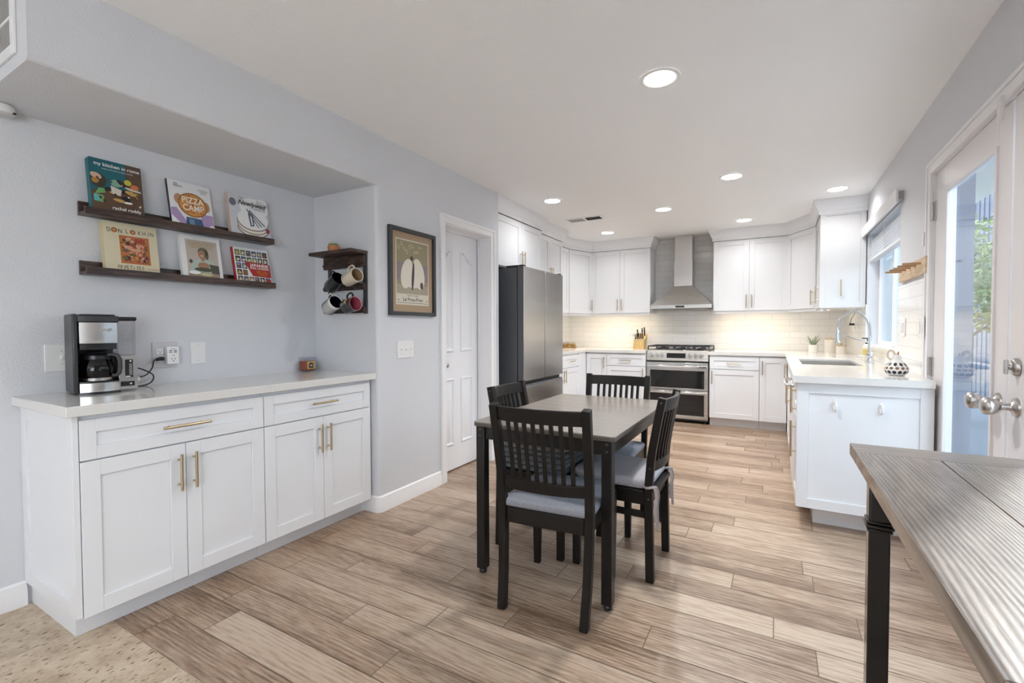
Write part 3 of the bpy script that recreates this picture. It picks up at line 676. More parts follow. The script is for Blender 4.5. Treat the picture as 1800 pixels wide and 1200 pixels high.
b.box((SX0+.0005, SY1-.004, zs+.006), (SX1-.0005, SY1-.0005, zl_)); b.box((SX0+.0005, SY0+.0005, zs+.006), (SX1-.0005, SY0+.004, zl_)); b.box((SX0+.0005, SY0+.004, zs+.006), (SX0+.004, SY1-.004, zl_)); b.box((SX1-.004, SY0+.004, zs+.006), (SX1-.0005, SY1-.004, zl_))
t = thing('sink', 'stainless undermount sink set in the right worktop', 'sink', (.38, 4.65, zs)); part('basin', b, t)
part('drain', B('chrome').lathe([(.045, 0), (.045, .004), (.03, .005), (.028, .002)], (.38, 4.65, zs+.006)), t)
# upper cabinets
UZ0, UZ1 = 1.41, 2.30
cabinet('wall_cabinet', 'white double-door cupboard over the front half of the fridge', (-2.32, 3.715), (0, 1, 0), (1, 0, 0), 1.02, .50, 1.80, UZ1,
        [('door', 0, .545, 1.805, 2.295, ('r', 1.91, .16)), ('door', .545, 1.02, 1.805, 2.295, ('l', 1.91, .16))], group='cupboards above the fridge')
cabinet('wall_cabinet', 'white double-door cupboard stepped back past the fridge', (-2.39, 4.745), (0, 1, 0), (1, 0, 0), .745, .43, 1.80, UZ1,
        [('door', 0, .37, 1.805, 2.295, ('r', 1.88, .10)), ('door', .37, .745, 1.805, 2.295, ('l', 1.88, .10))], group='cupboards above the fridge')
cabinet('wall_cabinet', 'narrow white wall cupboard beside the left corner cupboard', (-2.52, 5.50), (0, 1, 0), (1, 0, 0), .51, .30, UZ0, UZ1, [('door', 0, .51, UZ0+.004, UZ1-.004, None)])
def corner_cab(label, P, A, Bp, hside):
    """P: plan polygon; A->Bp the diagonal face"""
    A = Vector((*A, 0)); Bp = Vector((*Bp, 0)); u = (Bp-A).normalized(); n = Vector((u.y, -u.x, 0)); w = (Bp-A).length
    t = thing('corner_wall_cabinet', label, 'cabinet', (A.x, A.y, 0))
    part('body', B('cab').prism(P, UZ0, UZ1), t)
    T = FR(A, u, n); part('light_rail', B('cab').box((.004, UZ0-.028, -.02), (w-.004, UZ0-.0005, .002), T), t); b = B('cab'); b.shaker(.006, w-.006, UZ0+.004, UZ1-.004, T); d = part('door', b, t, bevel=.0012)
    handle(d, T, .035 if hside == 'l' else w-.035, 1.53, .16)
corner_cab('white diagonal wall cupboard in the left back corner', [(XL+.008, 6.02), (-2.52, 6.02), (-2.345, 6.478), (-2.345, YB-.002), (XL+.008, YB-.002)], (-2.52, 6.02), (-2.345, 6.478), 'r')
cabinet('wall_cabinet', 'white two-door wall cupboard left of the hood', (-2.335, 6.48), (1, 0, 0), (0, -1, 0), .84, .318, UZ0, UZ1,
        [('door', 0, .42, UZ0+.004, UZ1-.004, ('r', 1.53, .16)), ('door', .42, .84, UZ0+.004, UZ1-.004, ('l', 1.53, .16))])
cabinet('wall_cabinet', 'white two-door wall cupboard right of the hood', (-.70, 6.48), (1, 0, 0), (0, -1, 0), .825, .318, UZ0, UZ1,
        [('door', 0, .41, UZ0+.004, UZ1-.004, ('r', 1.53, .16)), ('door', .41, .825, UZ0+.004, UZ1-.004, ('l', 1.53, .16))])
corner_cab('white diagonal wall cupboard in the right back corner', [(.13, 6.478), (.388, 6.04), (XR-.01, 6.04), (XR-.01, YB-.002), (.13, YB-.002)], (.13, 6.478), (.388, 6.04), 'r')
t = cabinet('wall_cabinet', 'glossy white wall cupboard beside the kitchen window', (.39, 6.035), (0, -1, 0), (-1, 0, 0), .53, .345, UZ0-.02, UZ1, [('door', 0, .53, UZ0-.015, UZ1-.004, ('r', 1.53, .16))], m='cabgloss')
b = B('cabgloss'); T = FYN(5.504); b.shaker(.372, XR-.008, UZ0-.018, UZ1+.03, T, t=.022, rail=.045); ep = part('end_panel', b, t, bevel=.0012); handle(ep, T, .545, 1.58, .16)
# crown mouldings and bottom valances
CR = [(0, UZ1), (.010, UZ1), (.012, UZ1+.04), (.03, UZ1+.065), (.052, UZ1+.115), (.055, CEIL-.001), (0, CEIL-.001)]
b = B('cab'); b.sweep([(-2.30, 3.702), (-2.30, 4.742), (-2.37, 4.742), (-2.37, 5.492), (-2.50, 5.492), (-2.50, 6.016), (-2.328, 6.460), (-1.493, 6.460), (-1.493, YB-.002)], CR); struct('trim_3', b, smooth=25)
b = B('cab'); b.sweep([(-.702, YB-.002), (-.702, 6.460), (.122, 6.460), (.368, 6.035), (.368, 5.482), (XR-.001, 5.482)], CR); struct('trim_4', b, smooth=25)
# under-cabinet strips
def strip(x0, x1, y0, y1, label, w=None):
    z = UZ0-.014; t = thing('led_strip', label, 'light strip', ((x0+x1)/2, (y0+y1)/2, z), group='under-cabinet strip lights')
    part('channel', B('white').box((x0, y0, z+.004), (x1, y1, z+.0135)), t); part('diffuser', B('strip').box((x0+.003, y0+.003, z), (x1-.003, y1-.003, z+.004)), t)
    lamp('AREA', 'strip_light', ((x0+x1)/2, (y0+y1)/2, z-.004), (0, 0, 0), w or STRIP_W, (1.0, 0.80, 0.55), x1-x0, y1-y0)
strip(-2.30, -1.52, 6.54, 6.56, 'warm light strip under the cupboards left of the hood')
strip(-.68, .10, 6.54, 6.56, 'warm light strip under the cupboards right of the hood')
strip(.50, .52, 5.56, 6.30, 'warm light strip under the cupboard beside the window', 1.0)
strip(-2.68, -2.66, 5.56, 6.30, 'warm light strip under the corner cupboards past the fridge', 1.0)
# ceiling lights
def downlight(x, y, label, k=1.0):
    t = thing('ceiling_light', label, 'ceiling light', (x, y, CEIL), group='recessed ceiling lights')
    R = [(.098, -.0005), (.098, -.004), (.085, -.007), (.076, -.004), (.074, -.002)]
    part('trim_ring', B('white').lathe(R, (x, y, CEIL), 36, caps=(False, False)), t)
    part('lens', B('led').lathe([(.0745, -.0022), (.0005, -.0024)], (x, y, CEIL), 36, caps=(False, False)), t)
    lamp('AREA', 'ceiling_lamp', (x, y, CEIL-.012), (0, 0, 0), LAMP_W*k, (1.0, 0.985, 0.965), .14, spread=2.5)
for x, y, l, k in ((-.515, 2.41, 'recessed ceiling light above the small dining table', 1.75), (-.327, 4.24, 'recessed ceiling light above the aisle between table and range', 2.1), (.469, 5.09, 'recessed ceiling light above the sink', .38),
                (-1.904, 4.16, 'recessed ceiling light in front of the fridge', .4), (-1.035, 5.04, 'recessed ceiling light in the centre of the kitchen', 2.1), (-.329, 6.01, 'recessed ceiling light in front of the cupboards right of the hood', .45), (-1.911, 5.89, 'recessed ceiling light in front of the corner cupboards', .38),
                (-.515, .35, 'added unseen ceiling light nearest the viewpoint, just above the picture edge', .7), (-1.9, -1.6, 'added unseen ceiling light behind the viewpoint, nearer the long plain wall', .2), (-.515, -1.6, 'added unseen ceiling light behind the viewpoint, nearer the window wall', .2)):  # these three are unseen, added to brighten the near end
    downlight(x, y, l, k)
# ceiling vent
t = thing('ceiling_vent', 'rectangular white air vent in the ceiling near the fridge', 'vent', (-1.89, 5.02, CEIL))
b = B('white'); vx0, vx1, vy0, vy1, z = -2.10, -1.68, 4.93, 5.11, CEIL
b.box((vx0, vy0, z-.008), (vx1, vy0+.022, z-.0005)); b.box((vx0, vy1-.022, z-.008), (vx1, vy1, z-.0005)); b.box((vx0, vy0+.022, z-.008), (vx0+.022, vy1-.022, z-.0005)); b.box((vx1-.022, vy0+.022, z-.008), (vx1, vy1-.022, z-.0005)); b.box((-1.90, vy0+.022, z-.008), (-1.88, vy1-.022, z-.0005))
part('frame', b, t); part('duct', B('slot').box((vx0+.02, vy0+.02, z-.0018), (vx1-.02, vy1-.02, z-.0006)), t)
b = B('midgrey')
for k in range(9):
    y = vy0+.03+k*.0145; b.hexa([(vx0+.022, y, z-.002), (-1.90, y, z-.002), (-1.90, y+.011, z-.007), (vx0+.022, y+.011, z-.007)], [(vx0+.022, y+.001, z-.002), (-1.90, y+.001, z-.002), (-1.90, y+.012, z-.007), (vx0+.022, y+.012, z-.007)])
    b.hexa([(-1.88, y+.006, z-.002), (vx1-.022, y+.006, z-.002), (vx1-.022, y, z-.008), (-1.88, y, z-.008)], [(-1.88, y+.007, z-.002), (vx1-.022, y+.007, z-.002), (vx1-.022, y+.001, z-.008), (-1.88, y+.001, z-.008)])
part('louvres', b, t, smooth=0)

# ================================================================== APPLIANCES
# fridge
t = thing('fridge', 'stainless french-door fridge with dark grey side next to the white door', 'fridge', (-2.4, 4.3, 0))
fy0, fy1, fm = 3.842, 4.752, 4.297
part('body', B('fside').box((-2.80, fy0+.004, .02), (-2.128, fy1-.004, 1.775)), t, bevel=.003)
part('gap_shade_strip', B('black').box((-2.117, fm-.012, .705), (-2.064, fm+.012, 1.778)), t)  # black strip puts the shade of the gap between the doors
for (a, c) in ((fy0, fm-.005), (fm+.005, fy1)):
    b = B('fside'); b.box((-2.118, a, .70), (-2.058, c, 1.782)); b.use('steelz').box((-2.058, a, .70), (-2.05, c, 1.782))
    part('door', b, t, bevel=.0025)
for z0, z1 in ((.06, .36), (.37, .664)):
    b = B('fside'); b.box((-2.118, fy0, z0), (-2.058, fy1, z1)); b.use('steely').box((-2.058, fy0, z0), (-2.05, fy1, z1-.02)); b.use('fside').box((-2.085, fy0, z1-.02), (-2.072, fy1, z1))
    part('drawer', b, t, bevel=.002)
part('handle_recess', B('black').box((-2.125, fy0+.003, .665), (-2.09, fy1-.003, .70)), t)
part('hinge_cover', B('black').box((-2.25, fy0+.01, 1.776), (-2.06, fy0+.06, 1.798)), t, bevel=.004); part('hinge_cover', B('black').box((-2.25, fy1-.06, 1.776), (-2.06, fy1-.01, 1.798)), t, bevel=.004)
for yy in (fy0+.06, fy1-.06): part('foot', B('black').cyl((-2.16, yy, 0), (-2.16, yy, .025), .025), t)
# range
rx0, rx1, ry = -1.466, -.714, 6.165
t = thing('gas_range', 'stainless double-oven gas range below the hood', 'range', (-1.09, 6.4, 0))
T = FYN(ry)
part('body', B('fside').box((rx0+.004, ry+.035, .03), (rx1-.004, YB-.012, .905)), t)
b = B('steelx'); b.hexa([(rx0, ry+.045, .775), (rx1, ry+.045, .775), (rx1, ry-.010, .785), (rx0, ry-.010, .785)], [(rx0, ry+.045, .918), (rx1, ry+.045, .918), (rx1, ry+.028, .918), (rx0, ry+.028, .918)])
cp = part('control_panel', b, t, bevel=.003)
sl = math.atan2(.038, .133); Tc = Matrix.Translation((0, ry-.010, .785)) @ Matrix.Rotation(-sl, 4, 'X') @ FYN(0)
b = B('blackglass'); b.box((-1.215, .035, .0005), (-.985, .098, .002), Tc); part('display', b, cp)
for kx in (-1.40, -1.335, -1.27, -.93, -.865, -.80):
    b = B('chrome'); b.lathe([(.027, 0), (.027, .008), (.022, .012), (.021, .034), (.018, .037)], (kx, .068, .001), 22, Tc); b.box((kx-.004, .050, .036), (kx+.004, .086, .043), Tc); part('knob', b, cp, smooth=45)
def oven(name, z0, z1, w0, w1, hz):
    b = B('steelx'); g = .045
    b.box((rx0+.002, z0, -.03), (rx0+.002+g, z1, .012), T); b.box((rx1-.002-g, z0, -.03), (rx1-.002, z1, .012), T); b.box((rx0+.002+g, w1, -.03), (rx1-.002-g, z1, .012), T); b.box((rx0+.002+g, z0, -.03), (rx1-.002-g, w0, .012), T)
    d = part(name, b, t, bevel=.002)
    part('window', B('blackglass').box((rx0+.002+g, w0, -.03), (rx1-.002-g, w1, .010), T), d)
    b = B('chrome'); b.box((rx0+.012, hz-.014, .048), (rx1-.012, hz+.014, .066), T)
    for q in (rx0+.03, rx1-.03): b.box((q-.016, hz-.012, .010), (q+.016, hz+.012, .052), T)
    part('handle', b, d, bevel=.005)
oven('upper_door', .420, .762, .440, .662, .715); oven('lower_door', .055, .412, .098, .365, .388)
part('kick_plate', B('black').box((rx0+.01, ry+.05, .022), (rx1-.01, ry+.06, .06)), t)
for q in (rx0+.04, rx1-.04): part('foot', B('black').cyl((q, ry+.06, 0), (q, ry+.06, .032), .018), t)
b = B('black'); b.box((rx0+.004, ry+.028, .906), (rx1-.004, YB-.014, .921)); ct = part('cooktop', b, t, bevel=.003)
for k, gx in enumerate((-1.345, -1.09, -.835)):
    b = B('iron'); w, d0, d1, zg = .118, ry+.07, YB-.06, .958
    for xx in (gx-w, gx, gx+w): b.box((xx-.006, d0, zg), (xx+.006, d1, zg+.014))
    for yy in (d0, (d0+d1)/2, d1): b.box((gx-w, yy-.006, zg), (gx+w, yy+.006, zg+.014))
    for xx in (gx-w, gx+w):
        for yy in (d0, d1): b.box((xx-.007, yy-.007, .921), (xx+.007, yy+.007, zg))
    part('grate', b, ct)
    for yy in (d0+.13, d1-.13): part('burner', B('iron').lathe([(.045, 0), (.045, .012), (.03, .018), (.028, .024), (.005, .025)], (gx, yy, .921), 20), ct)
# hood
t = thing('range_hood', 'stainless chimney hood above the gas range', 'range hood', (-1.085, 6.6, 1.46))
hx0, hx1, hy = -1.463, -.705, 6.335
b = B('steelx'); b.box((hx0, hy, 1.458), (hx1, YB-.002, 1.502))
b.hexa([(hx0, hy, 1.502), (hx1, hy, 1.502), (hx1, YB-.002, 1.502), (hx0, YB-.002, 1.502)], [(-1.205, 6.565, 1.765), (-.965, 6.565, 1.765), (-.965, YB-.002, 1.765), (-1.205, YB-.002, 1.765)])
part('canopy', b, t, smooth=0)
b = B('steelz'); b.box((-1.20, 6.57, 1.766), (-.97, YB-.002, 2.10)); b.box((-1.195, 6.575, 2.10), (-.975, YB-.002, CEIL-.002)); part('chimney', b, t)
b = B('black'); T = FYN(hy); b.box((-1.14, 1.468, .0004), (-1.03, 1.492, .003), T); part('control_strip', b, t)
part('filter', B('midgrey').box((hx0+.05, hy+.05, 1.450), (hx1-.05, YB-.06, 1.457)), t)

# ================================================================== WALL PLATES
def plate(label, T, w, h, kind='toggle', n=1, name='light_switch', cat='light switch', m='plate', group=None):
    p = T.translation; t = thing(name, label, cat, tuple(p), group=group)
    part('cover_plate', B(m).box((-w/2, -h/2, .0005), (w/2, h/2, .006), T), t, bevel=.002)
    for k in range(n):
        u = (k-(n-1)/2)*.046
        if kind == 'toggle':
            b = B('white'); b.box((u-.005, -.012, .006), (u+.005, .012, .0075), T); b.hexa([(u-.004, -.008, .0075), (u+.004, -.008, .0075), (u+.004, .004, .0075), (u-.004, .004, .0075)], [(u-.003, .004, .018), (u+.003, .004, .018), (u+.003, .010, .018), (u-.003, .010, .018)], T); part('toggle', b, t)
        if kind in ('outlet',):
            b = B('white')
            for v in (-.02, .02): b.box((u-.015, v-.014, .006), (u+.015, v+.014, .008), T)
            b.use('slot')
            for v in (-.02, .02): b.box((u-.007, v-.002, .008), (u-.005, v+.006, .0084), T); b.box((u+.005, v-.002, .008), (u+.007, v+.006, .0084), T); b.disc(u, v-.007, .0022, .0022, .0084, T, 10)
            part('receptacle', b, t)
        if kind == 'decora':
            part('rocker', B('ceramic').box((u-.016, -.033, .006), (u+.016, .033, .009), T), t, bevel=.001)
        b = B('midgrey')
        for v in ((-.03, .03) if kind != 'decora' else (-.046, .046)): b.disc(u, v*(1.0 if kind != 'blank' else 1.4), .0025, .0025, .0064 if kind != 'outlet' else .0066, T, 10)
        part('screws', b, t)
    return t
plate('single toggle switch plate half hidden behind the coffee maker', FX(XL, .825, 1.068), .115, .122)
plate('blank white cover plate on the niche wall beside the outlet', FX(XL, 1.40, 1.064), .078, .122, 'blank', name='blank_wall_plate', cat='wall plate')
plate('triple toggle switch plate below the framed poster', FX(XP, 2.43, 1.055), .162, .118, n=3)
plate('double outlet plate on the niche wall with plug and adapter in it', FX(XL, 1.235, 1.06), .115, .136, 'outlet', 2, 'wall_outlet', 'outlet', 'plateg')
plate('light switch plate on the tile beside the fridge', FYN(YB, -2.68, 1.16), .115, .115, 'decora', 2)
plate('outlet on the tile between corner and knife block', FYN(YB, -1.89, 1.19), .072, .115, 'outlet', 1, 'wall_outlet', 'outlet')
plate('outlet on the tile right of the range', FYN(YB, -.055, 1.20), .072, .115, 'outlet', 1, 'wall_outlet', 'outlet')
plate('switch plate on the tile nearer the kitchen window', FXN(XR-.008, 3.95, 1.195), .118, .12, 'decora', 2)
plate('switch plate on the tile nearer the glass door', FXN(XR-.008, 3.49, 1.195), .165, .125, 'decora', 3)
t = plate('outlet near the soap bottle with a black plug in it', FXN(XR-.008, 6.12, 1.215), .072, .115, 'outlet', 1, 'wall_outlet', 'outlet')
b = B('black'); b.box((XR-.06, 6.09, 1.222), (XR-.0162, 6.15, 1.243)); b.tube([(XR-.05, 6.13, 1.24), (XR-.04, 6.10, 1.30), (XR-.02, 5.98, 1.36), (XR-.02, 5.9, 1.388)], .003, 6)
solo('power_plug', b, 'black plug and thin cord going up to the cupboard by the window', 'plug', (XR-.04, 6.12, 1.23))
# usb charger on the niche outlet
t = thing('usb_charger', 'white outlet adapter with usb ports plugged in beside the coffee maker cord', 'charger', (XL, 1.262, 1.06)); T = FX(XL, 1.262, 1.058)
part('housing', B('white').box((-.029, -.047, .0085), (.029, .047, .034), T), t, bevel=.004)
b = B('slot')
for (u, v) in ((-.012, .026), (-.012, .017), (.010, .026), (.010, .017)): b.rect(u-.007, u+.007, v-.002, v+.002, .0343, T)
b.rect(-.004, .004, -.001, .002, .0343, T); b.rect(-.009, -.006, -.022, -.014, .0343, T); b.rect(.006, .009, -.022, -.014, .0343, T); b.disc(0, -.030, .003, .003, .0343, T, 12); b.rect(-.01, .01, .034, .0355, .0343, T)
part('ports', b, t)

# ================================================================== COFFEE CORNER
# coffee maker: front faces +x
cx, cy0, cy1 = -2.58, .785, .955; zc = TOPZ
t = thing('coffee_maker', 'black and stainless drip coffee maker on the sideboard', 'coffee maker', (-2.67, .91, zc))
b = B('dkplastic'); b.prism([(-2.76, .778), (cx+.008, .778), (cx+.008, .798), (-2.70, .80), (-2.70, .960), (-2.76, .960)], zc+.004, zc+.352); part('body', b, t, bevel=.006)
def bow(x, y0, y1, amt, n=9): return [(x+amt*math.sin(PI*k/(n-1)), y0+(y1-y0)*k/(n-1)) for k in range(n)]
b = B('steelz'); b.prism([(-2.70, .80)]+bow(cx+.004, .80, .955, .018)+[(-2.70, .955)], zc+.008, zc+.050); part('base', b, t, bevel=.002)
b = B('black'); b.prism([(-2.70, .798)]+bow(cx+.008, .798, .958, .018)+[(-2.70, .958)], zc, zc+.008); b.prism([(-2.70, .80)]+bow(cx-.002, .80, .955, .016)+[(-2.70, .955)], zc+.050, zc+.055); part('warming_plate', b, t)
# brew basket: flared steel cone band
def band(z0, z1, k0, k1, m, name, nn=24):
    b = B(m); c0 = (-2.635, .878)
    def ring(k, z): return [(c0[0]+.072*k*math.cos(a)*1.02, c0[1]+.080*math.sin(a)*k, z) for a in [2*PI*i/nn for i in range(nn)]]
    b.rings([ring(k0, z0), ring((k0+k1)/2, (z0+z1)/2), ring(k1, z1)]); return part(name, b, t, smooth=60)
b = B('steelz'); b.prism([(-2.70, .802)]+bow(cx+.002, .802, .952, .010)+[(-2.70, .952)], zc+.222, zc+.318); fp = part('front_panel', b, t, bevel=.003)
b = B('nickel'); b.text('NINJA', .018, .905, zc+.277, 0, FX(cx+.0128), ext=.0006); part('maker_name', b, fp, smooth=0)
b = B('black'); b.prism([(-2.70, .806)]+bow(cx-.004, .806, .948, .008)+[(-2.70, .948)], zc+.196, zc+.222); b.lathe([(.03, 0), (.05, .014)], (-2.635, .878, zc+.183), 24); part('drip_head', b, t)
b = B('dkplastic'); b.prism([(-2.705, .797)]+bow(cx+.006, .797, .957, .012)+[(-2.705, .957)], zc+.318, zc+.345); b.prism([(-2.70, .81)]+bow(cx-.004, .81, .945, .010)+[(-2.70, .945)], zc+.345, zc+.352); part('lid', b, t, bevel=.003)
# reservoir tower with control panel
b = B('clear'); b.box((-2.698, .962, zc+.168), (cx-.035, 1.035, zc+.325)); rs = part('water_tank', b, t, bevel=.006)
b = B('midgrey')
for k in range(6): b.rect(.988, 1.005, zc+.19+k*.022, zc+.1915+k*.022, 0, FX(cx-.0345))
b.rect(.978, .979, zc+.18, zc+.31, 0, FX(cx-.0345)); part('tank_scale', b, rs)
part('tank_lid', B('black').box((-2.70, .960, zc+.325), (cx-.030, 1.040, zc+.343)), t, bevel=.006)
b = B('steelz'); b.box((-2.70, .958, zc+.006), (cx-.028, 1.038, zc+.164)); cpn = part('control_tower', b, t, bevel=.003)
b = B('black'); T = FX(cx-.0275); b.rect(.985, 1.018, zc+.062, zc+.145, .0003, T); b.rect(.966, 1.024, zc+.022, zc+.044, .0003, T); b.use('plate'); b.disc(1.008, zc+.138, .004, .004, .0006, T, 12); b.rect(.986, 1.006, zc+.064, zc+.069, .0006, T); b.rect(1.004, 1.012, zc+.030, zc+.036, .0006, T)
for k in range(9): b.rect(1.002, 1.014, zc+.075+k*.006, zc+.0765+k*.006, .0006, T)
part('buttons', b, cpn)
part('dial', B('white').cyl((-2.66, 1.038, zc+.045), (-2.66, 1.056, zc+.045), .017), t)
CMR = math.radians(-9); t.rotation_euler = (0, 0, CMR); CMP = Vector((-2.67, .91, 0)); CMS = Vector((-.022, .018, 0)); t.location += CMS; t.scale = (1, .88, 1)
# carafe on the plate
t = thing('coffee_carafe', 'glass carafe with black handle on the coffee maker plate', 'carafe', (-2.632, .876, zc+.055)); cc = (-2.632, .876, zc+.0555)
part('glass_body', B('carafe').lathe([(.058, .014), (.066, .03), (.067, .055), (.062, .078), (.054, .094), (.050, .102)], cc, 32, caps=(False, False)), t, smooth=60)
part('base_band', B('nickel').lathe([(.052, 0), (.060, .002), (.061, .014), (.057, .016)], cc, 32), t, smooth=50)
b = B('black'); b.lathe([(.0505, .094), (.0525, .096), (.052, .112), (.046, .118), (.020, .122)], cc, 32); part('lid', b, t, smooth=40)
hp = [(.045, .112), (.066, .118), (.088, .112), (.098, .09), (.098, .055), (.094, .032), (.082, .022), (.064, .024)]
b = B('dkplastic'); dd = Vector((.62, .78)).normalized(); b.bar([(cc[0]+dd.x*p, cc[1]+dd.y*p, cc[2]+q) for p, q in hp], .016, .016, (-dd.y, dd.x, 0)); part('handle', b, t, bevel=.004)
part('coffee', B(C('coffee_brown', .012, .006, .004, .15)).lathe([(.056, .017), (.0635, .03), (.0635, .036)], cc, 32), t)
t.location = CMP+CMS+Vector((0, .004, 0))+Matrix.Rotation(CMR, 3, 'Z') @ (Vector(t.location)-CMP); t.scale = (.94, .94, 1); t.rotation_euler = (0, 0, CMR)
# cord
b = B('black'); b.cyl((XL+.0075, 1.21, 1.042), (XL+.035, 1.21, 1.042), .011); b.cyl((XL+.03, 1.21, 1.042), (XL+.035, 1.185, 1.040), .009)
pts = [(XL+.035, 1.19, 1.040), (XL+.04, 1.17, 1.036), (XL+.045, 1.160, 1.0), (XL+.05, 1.13, .965), (XL+.058, 1.08, .955), (XL+.07, 1.03, .955)]
def smoothp(p, n=6):
    out = []; P = [Vector(q) for q in p]
    for i in range(len(P)-1):
        a, b_, c, d = P[max(i-1, 0)], P[i], P[i+1], P[min(i+2, len(P)-1)]
        for k in range(n):
            t_ = k/n; out.append(.5*((2*b_)+(-a+c)*t_+(2*a-5*b_+4*c-d)*t_**2+(-a+3*b_-3*c+d)*t_**3))
    return out+[P[-1]]
b.tube(smoothp(pts), .0032, 8); b.tube(smoothp([(XL+.06, 1.045, 1.012), (XL+.06, 1.10, 1.0), (XL+.06, 1.155, .965), (XL+.06, 1.15, .93), (XL+.06, 1.115, .9145), (XL+.06, 1.06, .9145)]), .0032, 8)
solo('coffee_maker_cable', b, 'black cord from the coffee maker to the niche outlet', 'cord', (XL+.04, 1.12, .96), smooth=60)
# candle
t = thing('candle_jar', 'small square jar candle with gold label in the sideboard corner', 'candle', (-2.772, 2.058, zc)); kx, ky, hw = -2.772, 2.058, .040
part('wax', B(C('amber_red_wax', .34, .06, .025, .3)).box((kx-hw+.004, ky-hw+.004, zc+.006), (kx+hw-.004, ky+hw-.004, zc+.070)), t, bevel=.006)
b = B('clear'); b.box((kx-hw, ky-hw, zc), (kx+hw, ky+hw, zc+.006))
for (x0, x1, y0, y1) in ((kx-hw, kx-hw+.003, ky-hw, ky+hw), (kx+hw-.003, kx+hw, ky-hw, ky+hw), (kx-hw+.003, kx+hw-.003, ky-hw, ky-hw+.003), (kx-hw+.003, kx+hw-.003, ky+hw-.003, ky+hw)): b.box((x0, y0, zc+.006), (x1, y1, zc+.095))
part('glass', b, t)
T = FX(kx+hw+.0004, ky, zc); b = B(C('label_gold', .50, .38, .10)); b.rect(-.030, .030, .016, .068, 0, T); b.use(C('label_maroon', .045, .012, .018)); b.rect(-.018, .018, .022, .044, .0003, T); b.disc(0, .044, .018, .017, .00035, T, 20, 0, PI); b.use('white'); b.rect(-.010, .010, .038, .042, .0007, T); b.use(C('label_mauve', .30, .12, .22)); b.disc(0, .052, .0045, .0045, .0008, T, 12); b.rect(-.012, .012, .029, .032, .0007, T); part('label', b, t)
# picture ledges
def ledge(y0, y1, z0, label):
    t = thing('picture_ledge', label, 'shelf', (XL, (y0+y1)/2, z0), group='book ledges on the niche wall')
    part('back_board', B('dwy').box((XL, y0, z0), (XL+.014, y1, z0+.066)), t, bevel=.001)
    part('shelf_board', B('dwy').box((XL+.014, y0, z0), (XL+.074, y1, z0+.014)), t, bevel=.001)
    part('front_lip', B('dwy').box((XL+.074, y0, z0), (XL+.088, y1, z0+.034)), t, bevel=.001)
ledge(.895, 1.815, 1.727, 'upper dark wood book ledge'); ledge(.895, 1.82, 1.452, 'lower dark wood book ledge')
